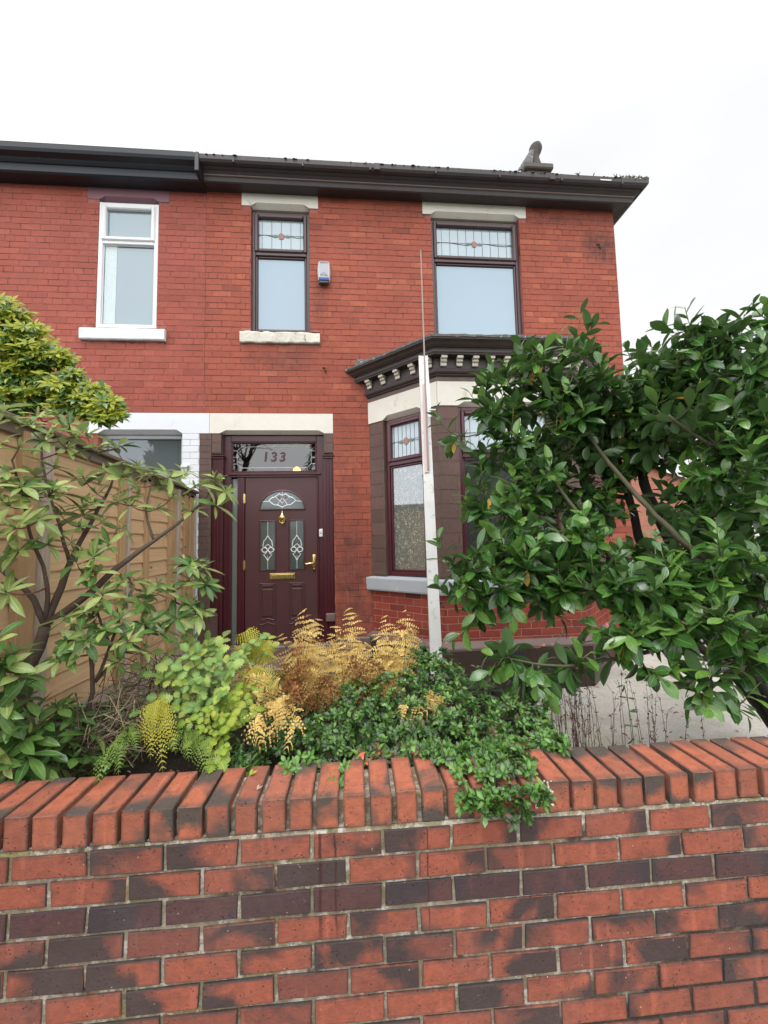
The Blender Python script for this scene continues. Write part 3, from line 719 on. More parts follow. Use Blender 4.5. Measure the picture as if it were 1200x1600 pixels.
def reveal(mb, fr, u0, u1, z0, z1, depth, top=False, bottom=False):
    P = fr.p
    mb.poly([P(u0, 0, z0), P(u0, 0, z1), P(u0, -depth, z1), P(u0, -depth, z0)])
    mb.poly([P(u1, 0, z1), P(u1, 0, z0), P(u1, -depth, z0), P(u1, -depth, z1)])
    if top: mb.poly([P(u0, 0, z1), P(u1, 0, z1), P(u1, -depth, z1), P(u0, -depth, z1)])
    if bottom: mb.poly([P(u0, 0, z0), P(u0, -depth, z0), P(u1, -depth, z0), P(u1, 0, z0)])

def sill(fr, u0, u1, z0, z1, proud, name, mat, parent, ragged=0.0):
    mb = MB(); n = 26; prof = [(-.1, z0+.01), (proud-.01, z0), (proud, z0+.012), (proud+.004, z1-.045), (proud-.02, z1-.022), (-.11, z1)]
    base = 0
    for i in range(n+1):
        u = u0+(u1-u0)*i/n
        for k, (d, z) in enumerate(prof):
            q = noise.noise(V((u*13, z*17, d*5)))*ragged
            mb.v.append(tuple(fr.p(u, d+q, z+q*.8)))
    K = len(prof)
    for i in range(n):
        for k in range(K-1):
            mb.face((i*K+k, (i+1)*K+k, (i+1)*K+k+1, i*K+k+1))
    mb.face([k for k in range(K)][::-1]); mb.face([n*K+k for k in range(K)])
    return mb.build(name, mat, parent)

def ring(mb, fr, u0, u1, z0, z1, w, d0, d1, b=.006, m=0):
    fr.box(mb, u0, u0+w, d0, d1, z0, z1, b, m)
    fr.box(mb, u1-w, u1, d0, d1, z0, z1, b, m)
    fr.box(mb, u0+w-.001, u1-w+.001, d0, d1-.0015, z0, z0+w, b, m)
    fr.box(mb, u0+w-.001, u1-w+.001, d0, d1-.0015, z1-w, z1, b, m)

def disc(mb, fr, u, z, d, pts, m=0):
    mb.poly([fr.p(u+a, d, z+b) for a, b in pts], m)

def leadlight(fr, u0, u1, z0, z1, d, parent, nv=5, zm=0.47):
    mb = MB(); w = .0028
    us = [u0+(u1-u0)*(.07 if i == 0 else .93 if i == nv-1 else .07+.86*i/(nv-1)) for i in range(nv)]
    for u in us: fr.box(mb, u-w, u+w, d, d+.003, z0, z1, .0005)
    zc = z0+(z1-z0)*zm
    pts = [fr.p(u0+(u1-u0)*i/24, d+.003, zc+math.sin(i/24*math.pi*4)*.012) for i in range(25)]
    mb.tube(pts, w, 5)
    mb.tube([fr.p(u0, d+.003, zc+.012), fr.p(u1, d+.003, zc+.012)], w*.7, 4)
    mb.build('leading', M['leaddark'], parent)
    uc = (u0+u1)/2
    mb = MB()
    r = .040
    disc(mb, fr, uc, zc, d+.0065, [(math.cos(a)*r*(1+.18*math.sin(3*a+1)), math.sin(a)*r*(1.05+.1*math.sin(5*a))) for a in [i*math.pi/8 for i in range(16)]])
    mb.build('rose_motif', M['rose'], parent)
    for s in (-1, 1):
        mb = MB()
        mb.poly([fr.p(uc+s*a, d+.0065, zc+b) for a, b in ((.045, 0), (.07, .022), (.10, .012), (.115, 0), (.09, -.018), (.065, -.014))][::(1 if s > 0 else -1)])
        mb.build('leaf_motif', M['greenglass'], parent)

def window(parent, fr, u0, u1, z0, z1, zt, mf, mtop, mlow, depth=0.11, nv=5, lead=True, fw=.045, sw=.05, lw=.028, sashtop=True):
    d = -depth
    mb = MB()
    ring(mb, fr, u0, u1, z0, z1, fw, d, d+.06)
    fr.box(mb, u0+fw-.001, u1-fw+.001, d, d+.058, zt-.028, zt+.028, .006)
    # glazing bead of the lower light
    ring(mb, fr, u0+fw-.002, u1-fw+.002, z0+fw-.002, zt-.026, lw, d, d+.04, .008)
    o = mb.build('window', mf, parent)
    a0, a1, b0, b1 = u0+fw-.012, u1-fw+.012, zt+.012, z1-fw+.012
    if sashtop:
        mb = MB(); ring(mb, fr, a0, a1, b0, b1, sw, d, d+.078, .012); mb.build('sash', mf, o)
    mb = MB(); mb.poly([fr.p(u0+.05, d+.02, z0+.05), fr.p(u1-.05, d+.02, z0+.05), fr.p(u1-.05, d+.02, zt), fr.p(u0+.05, d+.02, zt)]); mb.build('pane', mlow, o)
    mb = MB(); mb.poly([fr.p(u0+.05, d+.03, zt), fr.p(u1-.05, d+.03, zt), fr.p(u1-.05, d+.03, z1-.05), fr.p(u0+.05, d+.03, z1-.05)]); mb.build('top_pane', mtop, o)
    # pale spacer line and gasket round each pane
    mb = MB(); g = fw+lw-.003
    ring(mb, fr, u0+g, u1-g, z0+g, zt-.028-lw+.003, .006, d+.015, d+.024, .001)
    mb.build('gasket', M['gasket'], o)
    if lead: leadlight(fr, a0+sw, a1-sw, b0+sw, b1-sw, d+.031, o, nv)
    return o

# ------------------------------------------------------------------ number 133: the house itself
XR = 3.647; XP = -1.79
GZ = -1.62
house = thing('brick_house', 'red painted two storey brick house with maroon front door and dark bay window', 'house', (1, D, GZ))
WT = 4.43
OP = {'w2': (-1.205, -0.475, 2.64, 4.285), 'w3': (1.105, 2.303, 2.45, 4.285), 'bay': (0.245, 3.21, GZ, 2.14), 'door': (XP, -0.207, GZ, 1.592)}
holes = [OP['w2'], OP['w3'], OP['bay'], OP['door'], (-1.318, -.362, 4.285, 4.488), (.996, 2.40, 4.285, 4.507), (-1.32, -.353, 2.478, 2.64), (1.0, 2.41, 2.28, 2.46)]
mb = MB(); mo = MB()
brick_wall(mb, mo, FAC, -1.75, XR, GZ, WT+.03, holes, header_every=5, phase=.03, d=.004, jt=.0062, jit=.0012)
for k in ('w2', 'w3'): reveal(mo, FAC, *OP[k], .12, bottom=True)
reveal(mo, FAC, XP, -.207, GZ, 1.592, .2)
SIDE = Frame((XR, D), (0, 1))
brick_wall(mb, mo, SIDE, 0.0, 7.4, GZ, WT+.03, [], header_every=5, phase=.08, d=.0035, jt=.006, jit=.0009)
mo.poly([(XR-.01, D+7.4, GZ), (-1.75, D+7.4, GZ), (-1.75, D+7.4, 4.6), (XR-.01, D+7.4, 4.6)])
wall = mb.build('wall', M['redbrick'], house)
mo.build('wall_joint', M['redmortar'], house)
# lintels, sills
mb = MB(); lintel(mb, FAC, -1.318, -.362, -1.205, -.475, 4.285, 4.488); lint = mb.build('lintel', M['white'], house)
mb = MB(); lintel(mb, FAC, .996, 2.40, 1.105, 2.303, 4.285, 4.507); mb.build('lintel', M['white'], house)
mb = MB(); lintel(mb, FAC, -1.68, -.206, -1.56, -.31, 1.346, 1.592, depth=.07, ch=.038); mb.build('lintel', M['white'], house)
sill(FAC, -1.325, -.353, 2.478, 2.642, .045, 'sill', M['whiteold'], house, .012)
sill(FAC, 1.0, 2.41, 2.29, 2.455, .045, 'sill', M['white'], house, .003)
window(house, FAC, -1.205, -.475, 2.64, 4.255, 3.70, M['upvcbrown'], M['leadpane'], M['skypane'], nv=5)
window(house, FAC, 1.105, 2.303, 2.455, 4.255, 3.70, M['upvcbrown'], M['leadpane'], M['skypane'], nv=9)
# eaves: soffit, fascia mouldings, gutter
epath = [(-1.73, D), (XR, D), (XR, D+7.6)]
mb = MB(); sweep(mb, epath, [(-.05, 4.455), (.15, 4.435), (.165, 4.445), (.17, 4.50)]); mb.build('soffit', M['eave'], house)
mb = MB(); sweep(mb, epath, [(.17, 4.495), (.185, 4.500), (.19, 4.512), (.18, 4.52)]); mb.build('moulding', M['eaveline'], house)
mb = MB(); sweep(mb, epath, [(.18, 4.515), (.205, 4.545), (.22, 4.55), (.235, 4.56), (.245, 4.575), (.255, 4.565), (.285, 4.575), (.302, 4.60), (.305, 4.655), (.29, 4.66), (.285, 4.62), (.2, 4.60), (-.1, 4.66)])
mb.build('gutter', M['eave'], house)
mb = MB()
for k in range(110):
    t = R(); x = -1.72+t*(XR+.3+1.72); a = .010+.022*R()*R(); h = a*(.6+1.3*R()*R())
    y = D-.285-U(0, .03); z = 4.648; a *= .7; h *= .6
    q = [(x+math.cos(b)*a*1.6, y+math.sin(b)*a*.7, z) for b in [i*math.pi/3 for i in range(6)]]
    ap = (x+U(-.4, .4)*a, y, z+h)
    for i in range(6): mb.poly([q[i], q[(i+1) % 6], ap])
for k in range(26):
    x = XR+.3-U(0, 1.3)*R(); z = 4.655
    for i in range(4): mb.leaf(V((x, D-.3, z)), V((U(-1, 1), U(-.3, .3), 1)), V((0, -1, 0)), U(.03, .07), .012, 3)
mb.build('moss_growth', M['moss'], house, kind='stuff')
# small white bracket scraps on the fascia
mb = MB(); FAC.box(mb, 3.28, 3.43, .303, .308, 4.60, 4.615, .001); mb.build('fascia_scrap', M['whiteplastic'], house)
for k in range(7):
    mb = MB(); x = -1.35+k*.82; FAC.box(mb, x, x+.022, .20, .309, 4.566, 4.658, .003); mb.build('gutter_bracket', M['eave'], house)
for x in (.35, 2.6):
    mb = MB(); FAC.box(mb, x, x+.075, .22, .312, 4.57, 4.661, .006); mb.build('gutter_union', M['eave'], house)
# roof with a hip at the free end
def roofmesh(x0, x1, hip):
    mb = MB(); y0, y1, z0 = D-.22, D+7.6, 4.64; ym = (y0+y1)/2; zr = z0+(ym-y0)*.62
    xr = x1-(ym-y0) if hip else x1
    a, b, c, d_ = (x0, y0, z0), (x1, y0, z0), (xr, ym, zr), (x0, ym, zr)
    mb.poly([a, b, c, d_]); mb.poly([(x1, y1, z0), (x0, y1, z0), d_, c])
    if hip: mb.poly([b, (x1, y1, z0), c])
    return mb, xr, ym, zr
mb, xr, ym, zr = roofmesh(-1.73, XR+.24, True); mb.build('roof', M['slate'], house)
# chimney: stack, cap slab, leaning cowl stayed to the slab
cb = V((3.904,7.400,7.572)); ct = V((3.898,7.400,8.259)); cs0 = V((3.506,7.400,7.576)); cs1 = V((4.207,7.400,7.561))
mb = MB(); mb.box((cs0.x+.16, 7.25, 5.4), (cs1.x-.05, 7.75, cb.z-.10), .01); st = mb.build('chimney', M['brownflat'], house)
mb = MB(); mb.box((cs0.x+.10, 7.18, cb.z-.10), (cs1.x, 7.8, cb.z+.02), .02); mb.box((cs0.x+.2, 7.25, cb.z+.02), (cs1.x-.12, 7.7, cb.z+.07), .015); mb.build('cap_slab', rough_mat('sooty_stone', (0.13, 0.115, 0.10), (0.08, 0.07, 0.065), 9, .9), st)
mb = MB(); h = ct.z-cb.z
pp = []
for t, dx, r in ((0, .02, .19), (.2, .0, .165), (.42, -.01, .135), (.6, .0, .125), (.72, .03, .14), (.84, .05, .15), (.94, .05, .12), (1.0, .04, .05)):
    pp.append((V((cb.x+.03+dx, 7.45, cb.z+.02+h*t)), r*.88))
mb.tube([a for a, r in pp], [r for a, r in pp], 12); mb.build('cowl', rough_mat('sooty_terracotta', (0.085, 0.07, 0.066), (0.05, 0.042, 0.042), 9, .9), st, True)
mb = MB(); mb.poly([(cs0.x+.0, 7.3, cb.z-.05), (cb.x-.1, 7.28, cb.z+.0), (cb.x-.04, 7.3, cb.z+h*.6), (cb.x-.10, 7.32, cb.z+h*.62)]); mb.poly([(cs0.x+.0, 7.34, cb.z-.05), (cb.x-.10, 7.36, cb.z+h*.62), (cb.x-.04, 7.34, cb.z+h*.6), (cb.x-.1, 7.32, cb.z)]); mb.build('flashing', M['lead'], st)
# damaged brick patch and iron hook marks on the wall
mb = MB()
for (x, z) in ((-.302, 2.15), (3.40, 3.93)):
    mb = MB(); mb.tube([FAC.p(x-.02, .006, z+.03), FAC.p(x+.02, .03, z+.02), FAC.p(x+.005, .035, z-.01), FAC.p(x+.02, .02, z-.04)], .008, 6); mb.build('iron_hook', M['cornice'], house, True)

# ------------------------------------------------------------------ front door and porch opening
S = 4.93/4.85       # door frame stands 8 cm behind the wall face
DR = -0.08
mb = MB(); mo = MB()
brick_wall(mb, mo, FAC, -1.79, -1.656, GZ, 1.346, [], L=.17, H=.0775, d=.003, jt=.004, mortar_d=.006, jit=.0006)
brick_wall(mb, mo, FAC, -1.653, -1.545, 1.10, 1.346, [], L=.3, H=.12, d=.003, jt=.004, mortar_d=.004)
mc = MB(); brick_wall(mc, mo, FAC, -.318, -.207, 1.10, 1.346, [], L=.3, H=.12, d=.003, jt=.004, mortar_d=.004)
mc.build('corner_stone', M['brown'], house)
FAC.box(mb, -1.70, -1.56, 0, .035, GZ, -.80, .01); 
mo.poly([FAC.p(-1.545, .004, 1.10), FAC.p(-1.545, .004, 1.346), FAC.p(-1.545, -.1, 1.346), FAC.p(-1.545, -.1, 1.10)])
mo.poly([FAC.p(-.318, .004, 1.346), FAC.p(-.318, .004, 1.10), FAC.p(-.318, -.1, 1.10), FAC.p(-.318, -.1, 1.346)])
mo.poly([FAC.p(-1.656, .006, 1.346), FAC.p(-1.656, .006, GZ), FAC.p(-1.656, -.1, GZ), FAC.p(-1.656, -.1, 1.346)])
pier = mb.build('door_pier', M['brown'], house); mo.build('pier_joint', M['brownflat'], pier)
mb = MB(); FAC.box(mb, -.315, -.205, -.02, .03, -.93, -.835, .008); mb.build('plinth_block', M['ledge'], house)
# pilasters of burgundy timber with fluting and capitals
for a, b in ((-1.653, -1.525), (-.335, -.208)):
    mb = MB()
    FAC.box(mb, a, b, DR, -.012, -1.35, 1.065, .006)
    for k in range(3):
        u = a+.026+k*.036
        FAC.box(mb, u, u+.016, -.012, -.004, -1.2, 1.02, .004)
    FAC.box(mb, a-.004, b+.012, DR, .018, 1.062, 1.085, .006)
    FAC.box(mb, a, b+.006, DR, .006, 1.035, 1.062, .006)
    mb.build('pilaster', M['jamb'], house)
# fixed frame
mb = MB(); T = FAC
T.box(mb, -1.535*S, -1.425*S, DR-.07, DR+.0, .75, 1.34, .006)
T.box(mb, -1.60*S, -1.42*S, DR-.07, DR-.003, -1.35, .80, .006)
T.box(mb, -1.51*S, -1.485*S, DR-.01, DR+.012, -1.3, .80, .006)
T.box(mb, -1.45*S, -1.425*S, DR-.01, DR+.008, -1.3, .80, .006)
T.box(mb, -.413*S, -.31*S, DR-.07, DR-.0, -1.35, 1.34, .006)
T.box(mb, -.405*S, -.385*S, DR-.01, DR+.010, -1.3, .83, .006)
T.box(mb, -1.43*S, -.41*S, DR-.07, DR+.0015, 1.262, 1.342, .006)
T.box(mb, -1.43*S, -.41*S, DR-.07, DR+.003, .822, .885, .006)
T.box(mb, -1.50*S, -.36*S, DR-.01, DR+.022, .845, .872, .008)
T.box(mb, -1.352*S, -1.268*S, DR-.07, DR+.0, -1.35, .822, .006)
T.box(mb, -1.335*S, -1.318*S, DR-.01, DR+.010, -1.3, .81, .005)
T.box(mb, -1.30*S, -1.285*S, DR-.01, DR+.007, -1.3, .81, .005)
# beads of the toplight
ring(mb, T, -1.43*S, -.41*S, .884, 1.264, .018, DR-.03, DR-.008, .006)
frame = mb.build('door_frame', M['jamb'], house)
mb = MB(); mb.poly([T.p(-1.42*S, DR-.04, -1.3), T.p(-1.352*S, DR-.04, -1.3), T.p(-1.352*S, DR-.04, .81), T.p(-1.42*S, DR-.04, .81)]); mb.build('sidelight_pane', M['sidepane'], frame)
# toplight with leaded border, number and diamond work
tu0, tu1, tz0, tz1 = -1.412*S, -.428*S, .902, 1.246
mb = MB(); mb.poly([T.p(tu0, DR-.03, tz0), T.p(tu1, DR-.03, tz0), T.p(tu1, DR-.03, tz1), T.p(tu0, DR-.03, tz1)]); top = mb.build('toplight', M['clearpane'], house)
mb = MB(); g = .05; dd = DR-.027; w_ = .0035
def L2(pts, r=w_, m=0): mb.tube([T.p(a, dd, b) for a, b in pts], r, 5, m)
a0, a1, b0, b1 = tu0+g, tu1-g, tz0+g*.8, tz1-g*.8; c_ = .05
L2([(a0+c_, b0), (a1-c_, b0), (a1, b0+c_), (a1, b1-c_), (a1-c_, b1), (a0+c_, b1), (a0, b1-c_), (a0, b0+c_), (a0+c_, b0)])
for (p, q) in (((a0+c_, b0), (a0+c_, tz0)), ((a0+c_, b1), (a0+c_, tz1)), ((a1-c_, b0), (a1-c_, tz0)), ((a1-c_, b1), (a1-c_, tz1)), ((a0, b0+c_), (tu0, b0+c_)), ((a0, b1-c_), (tu0, b1-c_)), ((a1, b0+c_), (tu1, b0+c_)), ((a1, b1-c_), (tu1, b1-c_)), ((a0, (b0+b1)/2), (tu0, (b0+b1)/2)), ((a1, (b0+b1)/2), (tu1, (b0+b1)/2)), (((a0+a1)/2, b0), ((a0+a1)/2, tz0)), (((a0+a1)/2, b1), ((a0+a1)/2, tz1))):
    L2([p, q])
mb.build('leading', M['leadline'], top)
def text_mesh(body, size, fr, u, d, z, mat, name, parent, extrude=.002, bold=0.0, shear=0, spacing=1.0):
    cu = bpy.data.curves.new('t', 'FONT'); cu.body = body; cu.size = size; cu.extrude = extrude; cu.offset = bold; cu.align_x = 'CENTER'; cu.align_y = 'CENTER'; cu.shear = shear; cu.space_character = spacing
    to = bpy.data.objects.new('t', cu); COL.objects.link(to)
    bpy.context.view_layer.update()
    me = bpy.data.meshes.new_from_object(to.evaluated_get(bpy.context.evaluated_depsgraph_get()))
    bpy.data.objects.remove(to)
    mb = MB(); 
    for v in me.vertices: mb.v.append(tuple(fr.p(u+v.co.x, d+v.co.z, z+v.co.y)))
    for p in me.polygons: mb.face(tuple(p.vertices))
    return mb.build(name, mat, parent)
text_mesh('133', .165, T, -.93*S, DR-.022, 1.075, M['jamb'], 'house_number', top, .004, .0035, .12, 1.25)
# hallway behind the toplight, with a lit lamp and a lattice window at its end
mb = MB(); y0, y1 = D+.16, D+3.2
mb.poly([(-1.9, y1, -1.4), (-.1, y1, -1.4), (-.1, y1, 1.5), (-1.9, y1, 1.5)])
mb.poly([(-1.9, y0, -1.4), (-1.9, y1, -1.4), (-1.9, y1, 1.5), (-1.9, y0, 1.5)]); mb.poly([(-.1, y1, -1.4), (-.1, y0, -1.4), (-.1, y0, 1.5), (-.1, y1, 1.5)])
mb.poly([(-1.9, y0, 1.5), (-1.9, y1, 1.5), (-.1, y1, 1.5), (-.1, y0, 1.5)]); mb.poly([(-1.9, y0, -1.4), (-.1, y0, -1.4), (-.1, y1, -1.4), (-1.9, y1, -1.4)])
hall = mb.build('hallway', M['hall'], house)
lp = V((-0.761,5.700,1.036))
mb = MB(); mb.tube([lp+V((0, 0, -.06)), lp+V((0, 0, -.035)), lp, lp+V((0, 0, .035)), lp+V((0, 0, .06))], [.015, .045, .055, .045, .015], 12); mb.build('lamp', M['lamp'], hall, True)
mb = MB(); mb.tube([lp+V((0, 0, .06)), lp+V((0, 0, .5))], .006, 6); mb.build('lamp_cord', M['darkplastic'], hall)
mb = MB()
for k in range(5):
    a = V((-0.755,5.350,1.287)) + V((k*.10, 0, 0))
    mb.tube([a, a+V((.42, 0, -.46))], .005, 5); mb.tube([a+V((.42, 0, 0)), a+V((0, 0, -.46))], .005, 5)
mb.build('lattice', M['darkplastic'], hall)

# door leaf
LD = DR-.012
mb = MB(); T.box(mb, -1.262*S, -.401*S, LD-.044, LD, -1.185, .822, .003)
def ring_pts(mb, pts, r, d, m=0):
    mb.tube([T.p(a, d, b) for a, b in pts], r, 6, m)
cx = -.824*S
def arch(cx, zb, hw, h, n=18):
    p = [(cx-hw, zb), (cx+hw, zb)]
    return p+[(cx+hw*math.cos(i*math.pi/n), zb+h*math.sin(i*math.pi/n)) for i in range(n+1)]+[(cx-hw, zb)]
ring_pts(mb, arch(cx, .423, .272, .232), .012, LD)
PL = ((-1.088*S, -.905*S), (-.742*S, -.566*S))
for a, b in PL:
    ring_pts(mb, [(a, .285), (b, .285), (b, -.31), (a, -.31), (a, .285)], .012, LD)
    # raised lower panels: outer bead, sunk field, raised head with chamfered ends
    ring_pts(mb, [(a, -.475), (b, -.475), (b, -.90), ((a+b)/2+.06, -.905), ((a+b)/2, -.885), ((a+b)/2-.06, -.905), (a, -.90), (a, -.475)], .009, LD)
    mb.cbox(T.o, T.u, -T.n, (0, 0, 1), (a+.03, -LD-.012, -.86), (b-.03, -LD, -.535), .011)
    mb.cbox(T.o, T.u, -T.n, (0, 0, 1), (a+.03, -LD-.010, -.513), (b-.03, -LD, -.485), .009)
    ring_pts(mb, [(a, -.96), ((a+b)/2-.05, -.955), ((a+b)/2, -.935), ((a+b)/2+.05, -.955), (b, -.96), (b, -1.12), (a, -1.12), (a, -.96)], .008, LD)
door = mb.build('door', M['door'], house)
# glass of the door and its bevelled cames
mb = MB(); ap = arch(cx, .43, .262, .222); mb.poly([T.p(a, LD+.002, b) for a, b in ap[1:-1]])
for a, b in PL: mb.poly([T.p(a+.004, LD+.002, -.305), T.p(b-.004, LD+.002, -.305), T.p(b-.004, LD+.002, .28), T.p(a+.004, LD+.002, .28)])
mb.build('door_glass', M['doorpane'], door)
mb = MB(); d2 = LD+.004
def CM(pts, r=.0045, mm=0): mb.tube([T.p(a, d2, b) for a, b in pts], r, 5, mm)
zc = .53
CM([(cx-.235, zc-.01), (cx-.165, zc-.005)], .003); CM([(cx+.165, zc-.005), (cx+.235, zc-.01)], .003)
CM([(cx-.165, zc), (cx-.12, zc+.04), (cx-.09, zc+.045), (cx-.04, zc+.085), (cx, zc+.065), (cx+.04, zc+.085), (cx+.09, zc+.045), (cx+.12, zc+.04), (cx+.165, zc), (cx+.10, zc-.05), (cx+.05, zc-.055), (cx, zc-.08), (cx-.05, zc-.055), (cx-.10, zc-.05), (cx-.165, zc)], .0065)
CM([(cx-.08, zc+.045), (cx-.03, zc+.0), (cx-.06, zc-.05)]); CM([(cx+.08, zc+.045), (cx+.03, zc+.0), (cx+.06, zc-.05)])
CM([(cx-.03, zc), (cx, zc+.03), (cx+.03, zc), (cx, zc-.03), (cx-.03, zc)], .006); CM([(cx, zc-.08), (cx, .43)], .003); CM([(cx, zc+.07), (cx, .65)], .003)
for a, b in PL:
    c = (a+b)/2; z = -.02
    CM([(c, .28), (c, z+.12)], .003); CM([(c, z-.12), (c, -.30)], .003); CM([(c-.085, z-.045), (c-.06, z-.045)], .003); CM([(c+.06, z-.045), (c+.085, z-.045)], .003)
    CM([(c, z+.125), (c-.03, z+.075), (c-.045, z+.065), (c-.058, z+.0), (c-.045, z-.02), (c, z+.02), (c+.045, z-.02), (c+.058, z+.0), (c+.045, z+.065), (c+.03, z+.075), (c, z+.125)], .0055)
    for s in (-1, 1):
        CM([(c+s*(.038+.032*math.cos(t)), z-.048+.028*math.sin(t)) for t in [i*math.pi/6 for i in range(13)]], .0055)
        CM([(c, z-.05), (c+s*.025, z-.09), (c+s*.05, z-.105), (c+s*.02, z-.14), (c, z-.18)], .005)
mb.build('came', M['whitecame'], door)
for a, b in PL:
    c = (a+b)/2
    for s in (-1, 1): mb = MB(); mb.poly([T.p(c+s*.02, LD+.0035, -.10), T.p(c+s*.045, LD+.0035, -.085), T.p(c+s*.035, LD+.0035, -.07)][::s]); mb.build('ruby_glass', M['redglass'], door)
for s in (-1, 1): mb = MB(); mb.poly([T.p(cx+s*.03, LD+.0035, zc+.01), T.p(cx+s*.07, LD+.0035, zc+.04), T.p(cx+s*.03, LD+.0035, zc+.055)][::s]); mb.build('ruby_glass', M['redglass'], door)
mb = MB()   # letter plate
T.box(mb, cx-.155, cx+.155, LD, LD+.010, -.425, -.352, .006); T.box(mb, cx-.135, cx+.135, LD+.010, LD+.018, -.412, -.366, .006)
mb.build('letter_plate', M['brass'], door)
mb = MB()   # urn knocker
kz = .30
prof = [(.0, .105, .004), (0, .095, .010), (0, .083, .006), (0, .07, .016), (0, .055, .026)]
mb.tube([T.p(cx, LD+.012, kz+b) for b in (.105, .095, .085, .072, .055, .03, .0, -.025, -.04, -.05, -.065)], [.004, .010, .006, .014, .026, .038, .036, .022, .010, .012, .003], 12)
mb.tube([T.p(cx+.036*math.sin(t), LD+.03, kz+.0+.048*math.cos(t)) for t in [i*math.pi/8 for i in range(17)]], .005, 6)
mb.build('knocker', M['brass'], door, True)
mb = MB(); hx = -.452*S     # lever handle on its plate
T.box(mb, hx-.020, hx+.020, LD, LD+.008, -.355, -.135, .006)
mb.tube([T.p(hx, LD+.005, -.245), T.p(hx, LD+.045, -.245)], .011, 10)
mb.tube([T.p(hx+.01, LD+.045, -.243), T.p(hx-.04, LD+.05, -.24), T.p(hx-.085, LD+.047, -.25), T.p(hx-.115, LD+.04, -.238)], [.012, .010, .012, .009], 8)
mb.tube([T.p(hx, LD+.005, -.31), T.p(hx, LD+.014, -.31)], .010, 10)
mb.build('handle', M['brass'], door, True)
for hz in (.56, -.245):
    mb = MB(); T.box(mb, -1.285*S, -1.255*S, LD, LD+.014, hz-.055, hz+.055, .004); mb.tube([T.p(-1.268*S, LD+.014, hz-.06), T.p(-1.268*S, LD+.014, hz+.06)], .007, 8); mb.build('hinge', M['brass'], door)
mb = MB(); T.box(mb, -.392, -.346, DR, DR+.018, .075, .175, .012); bell = mb.build('doorbell', M['whiteplastic'], house)
mb = MB(); mb.tube([T.p(-.369, DR+.016, .125), T.p(-.369, DR+.021, .125)], .008, 10); mb.build('push_button', M['darkplastic'], bell)
# threshold and front step
mb = MB(); mb.box((-1.66, D-.05, -1.36), (-.19, D+.1, -1.185), .012); mb.box((-1.95, D-.50, GZ), (.1, D-.02, -1.30), .02); mb.build('doorstep', M['ledge'], house)
# base course by the foot of the wall
mb = MB(); FAC.box(mb, -.205, .27, 0, .05, GZ, -1.12, .012); mb.build('base_course', M['ledge'], house)

# alarm box screwed to the wall between the upper windows
alarm = thing('alarm_box', 'white alarm box with blue strobe fixed to the brick beside an upper window', 'alarm', (-.294, D-.01, 3.39))
mb = MB(); au0, au1, az0, az1 = -.375, -.212, 3.255, 3.545
outl = [(-.055, az1), (.055, az1), (.072, az1-.015), (.082, az1-.11), (.078, az0+.08), (.070, az0+.03), (-.070, az0+.03), (-.078, az0+.08), (-.082, az1-.11), (-.072, az1-.015)]
f0 = [FAC.p(-.294+a, .008, z) for a, z in outl]; f1 = [FAC.p(-.294+a*.96, .055, 3.41+(z-3.41)*.97) for a, z in outl]
f2 = [FAC.p(-.294+a*.80, .070, 3.41+(z-3.41)*.90) for a, z in outl]
mb.poly(f2[::-1])
for A, B in ((f0, f1), (f1, f2)):
    for i in range(len(outl)):
        j = (i+1) % len(outl); mb.poly([A[j], A[i], B[i], B[j]])
mb.build('cover', M['alarmw'], alarm)
mb = MB(); FAC.box(mb, -.294-.052, -.294+.052, .066, .0725, 3.335, 3.528, .002); mb.build('face_plate', M['alarmg'], alarm)
mb = MB(); FAC.box(mb, -.294-.062, -.294+.062, .03, .074, 3.283, 3.325, .006); mb.build('strobe_lens', M['alarmb'], alarm)
mb = MB(); FAC.box(mb, -.294-.062, -.294+.062, .02, .068, 3.250, 3.284, .008); mb.build('lower_lens', M['alarmk'], alarm)
text_mesh('ABODE', .028, FAC, -.294, .0735, 3.513, M['ink'], 'lettering', alarm, .0005, .0006, 0, 1.12)
text_mesh('0161', .022, FAC, -.294, .0735, 3.373, M['ink'], 'phone_number', alarm, .0005, .0004, 0, 1.1)
text_mesh('790 4222', .022, FAC, -.294, .0735, 3.349, M['ink'], 'phone_number', alarm, .0005, .0004, 0, 1.1)

# ------------------------------------------------------------------ bay window
A_, B_, C_, E_ = (0.245, D), (0.955, 4.155), (2.50, 4.155), (3.21, D)
dv = V((A_[0]-B_[0], A_[1]-B_[1])).normalized()*.28
dv2 = V((E_[0]-C_[0], E_[1]-C_[1])).normalized()*.28
bpath = [(A_[0]+dv.x, A_[1]+dv.y), B_, C_, (E_[0]+dv2.x, E_[1]+dv2.y)]
def seg(p, q):
    fr = Frame(p, (q[0]-p[0], q[1]-p[1])); return fr, math.hypot(q[0]-p[0], q[1]-p[1])
SEG = [seg(A_, B_), seg(B_, C_), seg(C_, E_)]
WZ0, WZ1 = -0.40, 1.42
mb = MB(); mo = MB()
for fr, L in SEG: brick_wall(mb, mo, fr, 0, L, -1.08, -.565, [], L=.225, H=.0775, d=.0025, jt=.0085, phase=.04, jit=.0008)
bay = mb.build('bay_window', M['dado'], house); mo.build('dado_joint', M['dadojoint'], bay)
